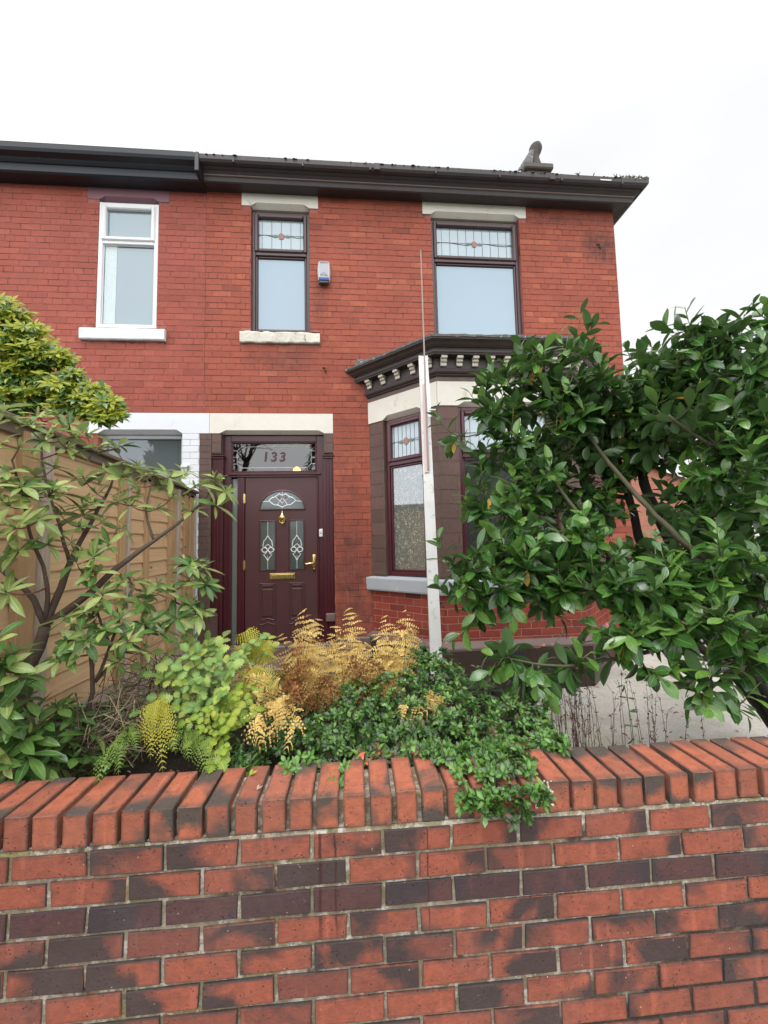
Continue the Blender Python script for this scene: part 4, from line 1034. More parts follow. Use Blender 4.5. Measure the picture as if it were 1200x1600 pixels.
# painted stone piers
wins = [(.225, .80), (.225, SEG[1][1]-.225), (SEG[2][1]-.80, SEG[2][1]-.225)]
pieces = []
for (fr, L), (a, b) in zip(SEG, wins): pieces += [(fr, 0, a), (fr, b, L)]
for grp in ((0,), (1, 2), (3, 4), (5,)):
    mb = MB(); mo = MB()
    for gi in grp:
        fr, u0, u1 = pieces[gi]
        brick_wall(mb, mo, fr, u0, u1, WZ0, 1.47, [], L=.36, H=.155, d=.0025, jt=.003, phase=u0+.01, jit=.0006)
        uu = u1 if gi % 2 == 0 else u0
        q = [fr.p(uu, 0, WZ0), fr.p(uu, 0, 1.47), fr.p(uu, -.12, 1.47), fr.p(uu, -.12, WZ0)]
        mo.poly(q if gi % 2 == 0 else q[::-1])
    mb.build('bay_pier', M['brown'], bay); mo.build('bay_pier_joint', M['brownflat'], bay)
# lintel band
mb = MB()
for (fr, L), (a, b) in zip(SEG, wins): lintel(mb, fr, 0 if fr is not SEG[0][0] else -.01, L, a, b, 1.465, 1.732, d=.012, depth=.11, ch=.045)
mb.build('lintel_band', M['white'], bay)
mb = MB(); sweep(mb, bpath, [(-.02, 1.73), (.008, 1.73), (.008, 1.785)]); mb.build('frieze_strip', M['brownflat'], bay)
# cornice
mb = MB()
sweep(mb, bpath, [(.008, 1.785), (.022, 1.79), (.028, 1.80), (.022, 1.812), (.035, 1.82), (.042, 1.835), (.045, 1.86), (.036, 1.868), (.036, 1.985), (.118, 1.988), (.122, 2.005), (.130, 2.01), (.130, 2.035), (.120, 2.037), (.120, 2.056), (.142, 2.058), (.150, 2.07), (.160, 2.075), (.175, 2.10), (.195, 2.115), (.205, 2.118), (.208, 2.145), (.19, 2.15), (-.05, 2.165)])
mb.build('cornice', M['cornice'], bay)
mb = MB()
for fr, L in SEG:
    n = int((L+.1)/.024)
    for k in range(n):
        u = -.05+(L+.1)*(k+.5)/n
        fr.box(mb, u-.0075, u+.0075, .118, .131, 2.038, 2.055, .001)
    e = .045
    n = 5 if L < 1.2 else 9
    for k in range(n):
        u = (.06+(L-.12)*k/(n-1)) if n == 5 else (.07+(L-.14)*k/(n-1))
        ml = MB(); fr.box(ml, u-.033, u+.033, .037, .108, 1.955, 1.987, .004)
        fr.box(ml, u-.033, u+.033, .037, .085, 1.925, 1.956, .008)
        fr.box(ml, u-.033, u+.033, .037, .062, 1.885, 1.926, .006); ml.build('modillion', M['modillion'], bay)
mb.build('dentil_course', M['cornice'], bay)
# lead flat roof with a ragged edge
mb = MB(); n = 70
ring0 = []
for (p, q) in zip(bpath[:-1], bpath[1:]): pass
o_ = .2
import itertools
pth = [V((p[0], p[1], 0)) for p in bpath]
def offp(i):
    n_ = len(pth)
    d0 = (pth[min(i+1, n_-1)]-pth[min(i, n_-2)]).normalized(); d1 = (pth[max(i, 1)]-pth[max(i-1, 0)]).normalized()
    n0 = V((d0.y, -d0.x, 0)); n1 = V((d1.y, -d1.x, 0)); return pth[i]+(n0+n1)/(1+n0.dot(n1))*(.214)
edge = [offp(i) for i in range(4)]
pts = []
for i in range(3):
    for k in range(30): pts.append(edge[i].lerp(edge[i+1], k/30))
pts.append(edge[3])
pts = [p for p in pts if p.y < D+.01]
for i, p in enumerate(pts):
    q = noise.noise(V((p.x*9, p.y*9, 0)))*.012; q2 = noise.noise(V((p.x*21, p.y*21, 5)))*.010
    mb.v.append((p.x, p.y, 2.138+q2)); mb.v.append((p.x, p.y, 2.162+q)); 
    c = V((1.73, 4.5, 0)); pin = p.lerp(c, .06); mb.v.append((pin.x, min(pin.y, D), 2.180+q+q2))
    wx = min(max(p.x, .1), 3.35); mb.v.append((wx, D-.003, 2.30))
for i in range(len(pts)-1):
    for k in range(3): a = i*4+k; mb.face((a, a+4, a+5, a+1))
mb.build('bay_roof', M['lead'], bay)
# sill
mb = MB(); sweep(mb, bpath, [(-.11, WZ0+.004), (.02, WZ0-.012), (.052, WZ0-.022), (.056, WZ0-.034), (.052, -.555), (.045, -.572), (0.0, -.572)]); mb.build('bay_sill', M['greysill'], bay)
# plinth with sloping ledge
mb = MB(); sweep(mb, bpath, [(.0, -1.052), (.010, -1.06), (.062, -1.108), (.066, -1.118), (.064, -1.14)]); mb.build('plinth_ledge', M['ledge'], bay)
mb = MB(); mo = MB()
dp = []
for i in range(4):
    n_ = 4
offs = []
for i in range(4):
    d0 = (pth[min(i+1, 3)]-pth[min(i, 2)]).normalized(); d1 = (pth[max(i, 1)]-pth[max(i-1, 0)]).normalized()
    n0 = V((d0.y, -d0.x, 0)); n1 = V((d1.y, -d1.x, 0)); offs.append(pth[i]+(n0+n1)/(1+n0.dot(n1))*.06)
for i in range(3):
    fr, L = seg(offs[i], offs[i+1])
    brick_wall(mb, mo, fr, 0, L, GZ, -1.135, [], L=.45, H=.155, d=.002, jt=.003, jit=.0004)
mb.build('plinth', M['plinth'], bay); mo.build('plinth_joint', M['cornice'], bay)
fr, L = seg(offs[1], offs[2])
mb = MB()
for k in range(4): fr.box(mb, .72+k*.035, .735+k*.035, .003, .008, -1.28, -1.16, .001)
fr.box(mb, .70, .86, .002, .005, -1.285, -1.155, .001); mb.build('air_brick', M['gasket'], bay)
# windows of the bay (frame, sash, panes as its sub-parts)
def baywin(fr, a, b, nv, mlow):
    zt = .93; d = -.10; z0, z1 = WZ0+.005, 1.46
    mb = MB(); ring(mb, fr, a, b, z0, z1, .045, d, d+.06); fr.box(mb, a+.044, b-.044, d, d+.058, zt-.03, zt+.03, .006)
    ring(mb, fr, a+.043, b-.043, z0+.043, zt-.028, .028, d, d+.04, .008); mb.build('window_frame', M['upvcmaroon'], bay)
    mb = MB(); ring(mb, fr, a+.033, b-.033, zt+.012, z1-.033, .048, d, d+.078, .012); mb.build('sash', M['upvcmaroon'], bay)
    mb = MB(); mb.poly([fr.p(a+.05, d+.02, z0+.05), fr.p(b-.05, d+.02, z0+.05), fr.p(b-.05, d+.02, zt), fr.p(a+.05, d+.02, zt)]); mb.build('pane', mlow, bay)
    mb = MB(); mb.poly([fr.p(a+.05, d+.03, zt), fr.p(b-.05, d+.03, zt), fr.p(b-.05, d+.03, z1-.05), fr.p(a+.05, d+.03, z1-.05)]); mb.build('top_pane', M['leadpane'], bay)
    leadlight(fr, a+.081, b-.081, zt+.06, z1-.081, d+.031, bay, nv)
baywin(SEG[0][0], *wins[0], 7, M['baypane'])
baywin(SEG[1][0], *wins[1], 9, M['bayfront'])
baywin(SEG[2][0], *wins[2], 7, M['baypane'])

# ------------------------------------------------------------------ neighbouring house
nb = thing('brick_house', 'adjoining red painted brick house with white window, dark eaves and cool white door lintel', 'house', (-4, D, GZ))
NL = -9.0
OPN = [(-3.025, -2.322, 2.64, 4.28), (-3.161, -2.2, 4.28, 4.44), (-3.176, -2.205, 2.475, 2.64), (-2.95, -1.79, GZ, 1.592)]
mb = MB(); mo = MB()
brick_wall(mb, mo, FAC, NL, -1.752, GZ, WT+.03, OPN, header_every=5, phase=.03, d=.003, jt=.006, jit=.0006)
reveal(mo, FAC, *OPN[0], .12, bottom=True); reveal(mo, FAC, *OPN[3], .2)
mb.build('wall', M['nbrick'], nb); mo.build('wall_joint', M['redmortar'], nb)
mb = MB(); lintel(mb, FAC, -3.161, -2.2, -3.025, -2.322, 4.28, 4.44, d=.006); mb.build('lintel', M['mauve'], nb)
sill(FAC, -3.176, -2.205, 2.475, 2.642, .05, 'sill', M['whiteblue'], nb, .003)
wn = window(nb, FAC, -3.025, -2.322, 2.64, 4.25, 3.74, M['upvcwhite'], M['neighpane'], M['neighpane'], depth=.06, lead=False, fw=.05, sw=.05, lw=.012)
mb = MB()
for k in range(14):
    a = -2.965+k*.010; mb.poly([FAC.p(a, -.038+(.004 if k % 2 else 0), 2.71), FAC.p(a+.010, -.038+(0 if k % 2 else .004), 2.71), FAC.p(a+.010+.004, -.038+(0 if k % 2 else .004), 3.70), FAC.p(a+.004, -.038+(.004 if k % 2 else 0), 3.70)])
mb.build('curtain', M['greenglass'] if False else plain('net_curtain', (.55, .64, .66), .6), wn)
# its door opening: lintel, white pier, dark glazed porch light
mb = MB(); lintel(mb, FAC, -3.1, -1.684, -2.95, -1.994, 1.346, 1.592, d=.012, depth=.12, ch=.045); mb.build('door_lintel', M['whiteblue'], nb)
mb = MB(); mo = MB(); brick_wall(mb, mo, FAC, -1.994, -1.795, GZ, 1.346, [], L=.20, H=.0775, d=.003, jt=.005, mortar_d=.006)
mo.poly([FAC.p(-1.994, .006, GZ), FAC.p(-1.994, .006, 1.346), FAC.p(-1.994, -.12, 1.346), FAC.p(-1.994, -.12, GZ)][::-1])
FAC.box(mb, -2.0, -1.90, .008, .03, .93, .96, .004)
pr = mb.build('door_pier', M['whiteblue'], nb); mo.build('pier_joint', M['greysill'], pr)
mb = MB(); ring(mb, FAC, -2.95, -1.99, GZ, 1.346, .05, -.12, -.07, .006); FAC.box(mb, -2.95, -1.99, -.12, -.075, .55, .60, .006)
po = mb.build('porch_frame', M['greysill'], nb)
mb = MB(); mb.poly([FAC.p(-2.93, -.10, GZ), FAC.p(-2.0, -.10, GZ), FAC.p(-2.0, -.10, 1.33), FAC.p(-2.93, -.10, 1.33)]); mb.build('porch_pane', M['darkpane'], po)
ep = [(NL, D), (-1.745, D)]
mb = MB(); sweep(mb, ep, [(-.05, 4.43), (.16, 4.425), (.18, 4.44), (.185, 4.52), (.2, 4.525), (.22, 4.545), (.23, 4.56), (.29, 4.58), (.304, 4.61), (.307, 4.663), (.29, 4.668), (-.1, 4.69)]); mb.build('gutter', M['eaveN'], nb)
mb = MB(); FAC.box(mb, -1.785, -1.735, .05, .313, 4.43, 4.672, .006); mb.build('gutter_union', M['eaveN'], nb)
mb = MB(); FAC.box(mb, NL, -1.80, .288, .304, 4.665, 4.676, .003); mb.build('gutter_lip', M['moss'], nb)
mb, *_ = roofmesh(NL, -1.74, False); mb.build('roof', M['slate'], nb)

# ------------------------------------------------------------------ garden wall on the pavement
ca = math.radians(-0.59)
GW = Frame((0, 1.401), (math.cos(ca), math.sin(ca)))
gw = thing('garden_wall', 'low red and smoky brick garden wall with bricks on edge along its top', 'wall', (0, 1.5, -1.75))
mb = MB(); mo = MB()
brick_wall(mb, mo, GW, -4.6, 5.4, -1.80, -.957, [], L=.2325, H=.0835, jt=.0118, d=.007, b=.0026, jit=.0028, phase=-.836, matf=None, rowmat=lambda r: 1 if r == 2 else (0 if r != 9 else 1), H1=None)
mb.build('brickwork', [M['gbrick'], M['gbrick_plum']], gw)
# backing body and rear face
mb2 = MB()
GW.box(mo, -4.6, 5.4, -.205, -.012, -1.80, -.945, .002)
mo.poly([GW.p(-4.6, 0.001, -.9585), GW.p(5.4, 0.001, -.9585), GW.p(5.4, -.003, -.946), GW.p(-4.6, -.003, -.946)])
# mortar bed, lumpy, with the coping joints raked back
n = 900
for i in range(n):
    u0 = -4.6+10*i/n; u1 = u0+10/n
    def lump(u, z): return -.004+.005*noise.noise(V((u*21, z*60, 1)))
    for za, zb in ((-.9585, -.952), (-.952, -.9455)):
        mo.poly([GW.p(u0, lump(u0, za)+.002, za), GW.p(u1, lump(u1, za)+.002, za), GW.p(u1, lump(u1, zb)+.002, zb), GW.p(u0, lump(u0, zb)+.002, zb)])
GW.box(mo, -4.6, 5.4, -.190, -.026, -.949, -.866, .004)
mo.build('mortar', M['gmortar'], gw)
mb = MB(); u = -4.6; k = 0
pit = .0885
u = -1.003-pit*41
while u < 5.4:
    w_ = .0745+U(-.002, .002); zt = -.8437+U(-.0025, .0025); a = U(-.006, .006); dd = U(-.003, .004)
    if R() < .12: w_ -= .004
    ax = (GW.u*math.cos(a) + GW.n*math.sin(a)); nn = V((ax.y, -ax.x, 0)); tl = U(-.012, .012)
    az = V((0, 0, 1)) + ax*tl; az.normalize(); ax2 = (ax - az*ax.dot(az)).normalized(); ay = az.cross(ax2)
    mb.cbox(GW.p(u, dd, -.9455+U(-.001, .002)), ax2, ay, az, (0, 0, 0), (w_, .214+U(-.002, .002), zt+.9455), .0026)
    u += pit+U(-.002, .002)
mb.build('coping', M['coping'], gw)
# flaked white paint on one coping brick
mb = MB(); c = V((0.647,1.396,-0.873))
for k in range(34):
    x = c.x+U(-.03, .03); z = c.z+U(-.045, .04); a = U(.002, .008)
    pts = [GW.p(x+math.cos(t)*a*U(.6, 1.2), .0065, z+math.sin(t)*a*U(.7, 1.7)) for t in [i*math.pi/3 for i in range(6)]]
    mb.poly(pts)
mb.build('paint_flakes', M['whiteold'], gw)

# ------------------------------------------------------------------ timber fence between the two gardens
fence = thing('timber_fence', 'brown overlap timber fence panels with battens and a weathered cap rail', 'fence', (-1.85, 3.2, -1.2))
# seen face is +X; frame with u running along +Y (away), n=+X
FX = Frame((-1.86, 0), (0, 1))
def ftop(y): return .70-.035*(y-2.2) if y > 2.2 else .70
panels = [(.62, 2.44), (2.50, 4.30), (4.32, 4.80)]
mb = MB()
for a, b in panels:
    z = -1.02; k = 0
    while z < ftop((a+b)/2)-.02:
        h = .128+U(-.01, .012); lo = z
        # overlap board, leaning: lower edge stands out, wavy lower edge
        n = 22; base = len(mb.v); ph = U(0, 50)
        for i in range(n+1):
            y = a+(b-a)*i/n; wv = .009*noise.noise(V((y*2.3, ph, 0)))+.004*noise.noise(V((y*9, ph, 0)))
            mb.v.append(tuple(FX.p(y, .016, lo-.018+wv))); mb.v.append(tuple(FX.p(y, .020, lo-.010+wv)))
            mb.v.append(tuple(FX.p(y, .004, min(lo+h+.01, ftop(y)))))
            mb.v.append(tuple(FX.p(y, .002, lo-.018+wv)))
        for i in range(n):
            q = base+i*4
            mb.face((q, q+4, q+5, q+1)); mb.face((q+1, q+5, q+6, q+2)); mb.face((q+3, q+7, q+4, q)); 
        z += h-.004
    
mb.build('overlap_boards', M['lap'], fence)
mb = MB()
for a, b in panels: FX.box(mb, a, b, -.012, 0, -1.05, ftop(a)-.06, .002)
mb.build('back_board', M['lap'], fence)
def batten(y0, y1, d1, mat, zb=-1.05, z1=None, name='batten'):
    mb = MB(); FX.box(mb, y0, y1, .012, d1, zb, (z1 if z1 else ftop(y0)-.03), .004); mb.build(name, mat, fence)
for y0, y1, d1, mt in ((2.33, 2.45, .055, 'batten'), (2.47, 2.535, .075, 'greybatten'), (3.30, 3.38, .045, 'batten'), (3.385, 3.42, .06, 'greybatten'), (3.70, 3.76, .045, 'batten'),
                       (4.16, 4.28, .05, 'batten'), (4.29, 4.35, .07, 'greybatten'), (4.52, 4.60, .045, 'batten'), (4.66, 4.76, .045, 'batten'), (4.77, 4.80, .06, 'greybatten'), (1.45, 1.55, .045, 'batten'), (.62, .70, .05, 'batten')):
    batten(y0, y1, d1, M[mt])
mb = MB(); FX.box(mb, .6, 4.82, -.02, .02, -1.30, -1.03, .004); mb.build('gravel_board', M['greybatten'], fence)
mb = MB()
# sloping cap rail
for (y0, y1) in ((.6, 2.47), (2.475, 4.82)):
    p0 = FX.p(y0, 0, ftop(y0)); p1 = FX.p(y1, 0, ftop(y1)); uu = (p1-p0); Ln = uu.length; uu.normalize(); ay = -FX.n; az = uu.cross(ay)
    mb.cbox(p0, uu, ay, az, (0, -.085, 0), (Ln, .06, .028), .004); mb.cbox(p0, uu, ay, az, (0, -.045, -.06), (Ln, -.018, -.001), .003)
mb.build('cap_rail', M['cap'], fence)
# pale render line between fence end and pier
# ------------------------------------------------------------------ leaning white board
board = thing('leaning_board', 'tall scuffed white timber board leaning against the bay window cornice', 'timber board', (0.632,3.050,-1.157))
b0 = V((0.643,3.100,-1.128)); b1 = V((0.739,3.780,1.839))
def plank(mb, p0, p1, w0, w1, t, side=V((1, 0, 0)), b=.002):
    ax = (p1-p0).normalized(); sd = (side-ax*side.dot(ax)).normalized(); bk = ax.cross(sd)
    vs = []
    for p, w_ in ((p0, w0), (p1, w1)):
        for s, q in ((-1, 0), (1, 0), (1, 1), (-1, 1)): vs.append(p+sd*(s*w_/2)-bk*(-q*t))
    i = len(mb.v); mb.v += [tuple(v) for v in vs]
    for f in ((0, 1, 5, 4), (1, 2, 6, 5), (2, 3, 7, 6), (3, 0, 4, 7), (3, 2, 1, 0), (4, 5, 6, 7)): mb.face([i+k for k in f])
mb = MB(); plank(mb, b0, b1, .094, .086, .022); mb.build('board', M['boardpaint'], board)
mb = MB(); p0 = V((0.700,3.500,0.634)); p1 = V((0.734,3.720,2.896)); plank(mb, p0+V((0, -.012, 0)), p1+V((0, -.012, 0)), .018, .010, .008); 
mb.build('thin_rod', rough_mat('dull_rod', (0.34, 0.28, 0.26), (0.22, 0.17, 0.15), 20, .6), board)
mb = MB(); p0 = V((0.686,3.490,0.615)); p1 = V((0.718,3.620,1.485)); plank(mb, p0, p1, .035, .045, .01); mb.build('batten', M['pinkstrip'], board)
mb = MB(); p0 = V((0.735,3.540,1.137)); p1 = V((0.737,3.640,1.771)); 
for k in range(30):
    t = k/30; a = p0.lerp(p1, t); b = p0.lerp(p1, t+.018)
    plank(mb, a+V((.0, -.02, 0)), b+V((.0, -.02, 0)), .020, .020, .002)
plank(mb, p0+V((-.012, -.02, 0)), p1+V((-.012, -.02, 0)), .010, .010, .003); plank(mb, p0+V((.012, -.02, 0)), p1+V((.012, -.02, 0)), .004, .004, .003)
mb.build('angle_bead', M['zinc'], board)
mb = MB(); c = V((0.767,3.540,1.203)); mb.cbox(c, (1, 0, 0), (0, 1, 0), (0, 0, 1), (-.03, -.02, -.008), (.03, .0, .006), .003); mb.build('tape_flap', M['boardpaint'], board)

# ------------------------------------------------------------------ vegetation helpers
def jit3(a): return V((U(-a, a), U(-a, a), U(-a, a)))
def insph(c, r, zs=1.0):
    while True:
        q = V((U(-1, 1), U(-1, 1), U(-1, 1)))
        if q.length <= 1: return V(c)+V((q.x*r, q.y*r, q.z*r*zs))
def curve_pts(a, b, bow, n=6, wob=.0):
    a, b = V(a), V(b); out = []
    for i in range(n+1):
        t = i/n; p = a.lerp(b, t)+bow*(4*t*(1-t))
        if wob and 0 < i < n: p += jit3(wob)
        out.append(p)
    return out
class Tree:
    """grows twigs from a skeleton of hand placed limbs towards given tip points"""
    def __init__(s): s.nodes = []; s.mb = MB()
    def limb(s, pts, r0, r1, m=0, n=7, wob=.006):
        pts = [V(p) for p in pts]; fine = []
        for i in range(len(pts)-1):
            k = max(2, int((pts[i+1]-pts[i]).length/.05))
            for j in range(k): fine.append(pts[i].lerp(pts[i+1], j/k))
        fine.append(pts[-1])
        # smooth
        for _ in range(3): fine = [fine[0]]+[(fine[i-1]+fine[i]*2+fine[i+1])/4 for i in range(1, len(fine)-1)]+[fine[-1]]
        fine = [p+V((noise.noise(p*9), noise.noise(p*9+V((7, 0, 0))), noise.noise(p*9+V((0, 7, 0)))))*wob*1.6 for p in fine]
        L = len(fine); rad = [r0+(r1-r0)*i/(L-1) for i in range(L)]
        rad = [r*(1+.12*noise.noise(p*25)) for r, p in zip(rad, fine)]
        s.mb.tube(fine, rad, n, m)
        s.nodes += fine
    def twig(s, tip, r=.004, m=0, up=.25, minlen=.06, n=5):
        tip = V(tip)
        q = min(s.nodes, key=lambda p: (p-tip).length + (0.35*max(0, p.z-tip.z)))
        L = (tip-q).length
        pts = curve_pts(q, tip, V((0, 0, -up*L*.25))+jit3(L*.07), n)
        s.mb.tube(pts, [r*(1.25-.75*i/n)*(1+L) for i in range(n+1)], 5, m)
        s.nodes += pts[1:]
        return pts

def alt_leaves(mb, pts, nleaf, L, W, spread=55, up=V((0, 0, 1)), rows=6, mats=(0,), wts=None, start=.25, fold=.25, bend=.22, prof=None, droop=0.0, tipcluster=True):
    """leaves set alternately round the end of a shoot"""
    path = [V(p) for p in pts]; tot = len(path)-1
    ph = U(0, 6.28)
    for i in range(nleaf):
        t = start+(1-start)*(i+.5)/nleaf
        f = t*tot; k = min(int(f), tot-1); p = path[k].lerp(path[k+1], f-k); ax = (path[k+1]-path[k]).normalized()
        a = ph+i*2.4+U(-.3, .3)
        e1 = ax.orthogonal().normalized(); e2 = ax.cross(e1)
        rad = e1*math.cos(a)+e2*math.sin(a)
        sp = math.radians(spread*(1-.5*max(0, t-.6)/.4)+U(-12, 12))
        d = ax*math.cos(sp)+rad*math.sin(sp)+V((0, 0, -droop))
        d.normalize()
        nn = (ax*1.0+up*.7-d*.2+jit3(.25))
        l = L*U(.7, 1.12)*(.75 if t > .93 else 1)
        mb.leaf(p, d, nn, l, W*l/L*U(.85, 1.1), rows, fold*U(.5, 1.3), bend*U(.3, 1.6), random.choices(mats, wts)[0], prof, U(-.25, .25))
def whorl(mb, p, ax, n, L, W, ang=75, rows=6, mats=(0,), wts=None, fold=.2, bend=.25, prof=None, droop=.0, inner=True):
    ax = ax.normalized(); e1 = ax.orthogonal().normalized(); e2 = ax.cross(e1); ph = U(0, 6.28)
    for i in range(n):
        a = ph+i*2*math.pi/n+U(-.3, .3)
        sp = math.radians(ang+U(-16, 14)); rad = e1*math.cos(a)+e2*math.sin(a)
        d = ax*math.cos(sp)+rad*math.sin(sp)+V((0, 0, -droop)); d.normalize()
        l = L*U(.7, 1.15)
        mb.leaf(p+ax*U(-.015, .005), d, ax+jit3(.15), l, W*l/L*U(.85, 1.1), rows, fold*U(.4, 1.4), bend*U(.2, 1.6), random.choices(mats, wts)[0], prof, U(-.2, .2))
    if inner:
        for i in range(3):
            a = ph+i*2.1; rad = e1*math.cos(a)+e2*math.sin(a); d = (ax*1.3+rad*.5).normalized(); l = L*U(.3, .5)
            mb.leaf(p, d, ax-rad*.3, l, W*.4, 4, .3, .1, random.choices(mats, wts)[0], prof)
lprof = lambda t: max(0.02, math.sin(math.pi*t**1.25))**.72            # obovate laurel leaf
rprof = lambda t: max(0.02, math.sin(math.pi*t**1.1))**.9
aprof = lambda t: max(0.02, math.sin(math.pi*t**1.3))**.8
SKIP = set()

# ------------------------------------------------------------------ cherry laurel on the right
random.seed(11)
if 'laurel' not in SKIP:
    T_ = Tree()
    base = V((3.05, 2.35, -1.58))
    T_.limb([base, (2.698,2.300,-0.892), (2.044,2.100,-0.725), (1.613,2.050,-0.404), (1.482,2.150,-0.149), (1.419,2.300,0.096), (1.291,2.450,0.396)], .042, .010)
    T_.limb([(1.613,2.050,-0.404), (1.491,2.050,-0.332), (1.400,2.200,-0.149), (1.260,2.350,0.042), (1.050,2.500,0.301)], .014, .006)
    T_.limb([base+V((.06, .05, 0)), (2.654,2.200,-0.561), (1.956,2.000,-0.188), (1.793,2.050,-0.012), (1.664,2.200,0.257), (1.588,2.450,0.628), (1.487,2.500,1.037)], .034, .007)
    T_.limb([(2.275,2.100,-0.347), (1.832,1.850,-0.671), (1.597,1.750,-0.728)], .016, .006)
    T_.limb([(2.044,2.100,-0.725), (1.590,1.950,-0.564), (1.311,1.950,-0.615), (1.040,1.950,-0.649), (0.792,1.980,-0.600)], .016, .005)
    T_.limb([(1.613,2.050,-0.404), (1.392,2.150,-0.360), (1.112,2.250,-0.255), (0.714,2.300,-0.137)], .014, .005)
    T_.limb([base+V((.1, .35, 0)), (2.593,2.750,-0.764), (2.064,2.700,-0.055), (2.014,2.700,0.269), (1.918,2.700,0.645), (1.649,2.700,1.024)], .055, .016, 1)
    T_.limb([base+V((.1, .30, 0)), (2.467,2.600,-0.550), (2.142,2.600,0.121), (2.007,2.600,0.529), (2.126,2.500,0.954), (2.305,2.400,1.361)], .06, .016, 1)
    T_.limb([(2.179,2.600,-0.013), (2.304,2.300,0.384), (2.496,2.200,0.764), (2.563,2.200,1.009)], .03, .010, 1)
    T_.limb([(2.377,2.100,0.273), (2.016,2.000,0.476), (1.800,2.000,0.602), (1.748,2.000,0.655)], .012, .008)
    T_.limb([(2.252,2.000,-0.230), (2.395,1.900,0.451), (2.297,1.900,0.944), (2.248,1.950,1.040)], .025, .008)
    T_.limb([(2.014,2.700,0.269), (1.513,2.700,0.367), (1.128,2.650,0.634), (0.983,2.600,0.891)], .018, .006, 1)
    clumps = [(1.943,2.250,0.181,0.101), (2.142,2.300,0.264,0.120), (1.934,2.150,-0.087,0.111), (1.713,2.200,-0.158,0.112), (1.852,2.450,0.585,0.144), (2.476,2.500,0.110,0.130), (1.749,2.500,0.207,0.102), (1.909,2.500,0.862,0.166), (2.041,2.600,0.666,0.145), (1.917,2.700,0.480,0.139), (1.799,2.600,0.965,0.154), (0.635,2.200,-0.219,0.072), (0.687,2.180,-0.324,0.078), (2.141,2.400,0.487,0.126), (2.084,2.200,-0.054,0.129), (0.990,2.550,0.940,0.165), (1.220,2.500,1.078,0.181), (1.479,2.450,1.016,0.204), (0.979,2.500,0.641,0.190), (1.316,2.550,0.742,0.261), (1.680,2.500,0.861,0.238),
              (0.884,2.400,0.270,0.168), (1.248,2.500,0.341,0.232), (0.913,2.300,-0.029,0.183), (0.700,2.200,-0.167,0.101), (1.229,2.300,-0.036,0.211), (1.697,2.600,0.485,0.187),
              (0.976,2.200,-0.228,0.181), (1.209,2.150,-0.284,0.179), (1.876,2.300,0.844,0.178), (2.005,2.200,0.961,0.188), (2.068,2.100,1.074,0.128), (2.175,2.000,0.934,0.173),
              (2.350,2.000,1.106,0.110), (2.155,2.000,0.730,0.208), (1.954,2.100,0.689,0.193), (1.854,2.300,0.671,0.136), (2.012,1.950,0.360,0.189), (2.171,1.900,0.452,0.169), (2.101,1.900,0.113,0.160),
              (1.947,2.000,0.123,0.090), (1.689,1.950,-0.210,0.160), (1.439,2.000,-0.290,0.161), (1.861,1.900,-0.146,0.157), (2.025,1.850,-0.275,0.154), (1.321,1.950,-0.473,0.136), (1.556,1.900,-0.471,0.160),
              (1.700,1.800,-0.470,0.147), (1.840,1.750,-0.523,0.131), (1.572,1.750,-0.655,0.065), (0.939,1.980,-0.654,0.097), (0.766,2.000,-0.620,0.058), (1.107,1.980,-0.662,0.084), (1.405,2.200,-0.076,0.185), (2.691,2.500,-0.112,0.196), (2.697,2.700,0.935,0.288), (2.358,2.700,1.178,0.239), (2.981,2.700,0.642,0.288), (1.746,2.900,0.693,0.248), (1.723,2.600,0.173,0.115), (1.460,2.800,0.192,0.235), (1.885,2.600,-0.183,0.176), (2.464,2.500,-0.532,0.213), (2.782,2.300,0.297,0.246), (2.881,2.300,0.800,0.208), (2.513,2.100,-0.355,0.219)]
    mb = MB(); tips = []
    for (x, y, z, r) in clumps:
        nt_ = max(4, int(13.5*(r/.17)**2))
        for k in range(nt_): tips.append(insph((x, y, z), r))
    extra = [(1.517,2.400,1.400), (1.593,2.420,1.355), (1.419,2.420,1.264), (0.586,2.450,0.745), (0.682,2.480,0.636), (0.953,2.550,1.118), (2.004,2.100,1.269), (1.949,2.150,1.216), (2.138,2.100,1.174), (2.236,2.000,1.160),
             (2.297,1.950,1.219), (1.690,1.720,-0.764), (1.580,1.740,-0.737), (0.692,1.980,-0.642), (0.817,1.960,-0.734), (0.929,1.950,-0.752), (0.530,2.200,-0.304), (0.600,2.150,-0.488), (0.503,2.200,-0.055), (0.782,2.400,0.292), (1.767,1.700,-0.718), (1.434,1.850,-0.652), (1.819,2.350,1.150)]
    extra = [V(e) for e in extra]
    tips.sort(key=lambda t: min((t-q).length for q in T_.nodes))
    for tp in tips+extra:
        # keep the sight gap towards the far house open
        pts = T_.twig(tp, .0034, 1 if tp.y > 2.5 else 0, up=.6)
        L = (pts[-1]-pts[0]).length
        st = max(0.05, 1-.26/max(L, .05))
        low = tp.z < -.35
        end = (pts[-1]-pts[-2]).normalized()+V((0, 0, -.25 if low else .55)); end.normalize()
        shoot = [pts[-2], pts[-1], pts[-1]+end*.045, pts[-1]+end*.085]
        T_.mb.tube(shoot[1:], [.003, .0026, .002], 5, 2)
        pr = pts[:-1]+shoot[1:]
        new = R() < .07
        alt_leaves(mb, pr, random.choice((7, 9, 10)), U(.095, .165), .058, 60, mats=(1,) if new else (0,), rows=6, start=st, prof=lprof, droop=.35 if low else .05, fold=.28, bend=.22)
        if R() < .05: mb.leaf(pts[-2], jit3(1)+V((0, 0, -.5)), V((0, 0, 1)), .09, .035, 5, .2, .3, 2, lprof)
    laurel = thing('laurel_bush', 'large glossy dark green laurel bush reaching across the bay window', 'bush', base)
    mb.build('foliage', [M['laurel'], M['laurelnew'], M['yellowleaf']], laurel, True)
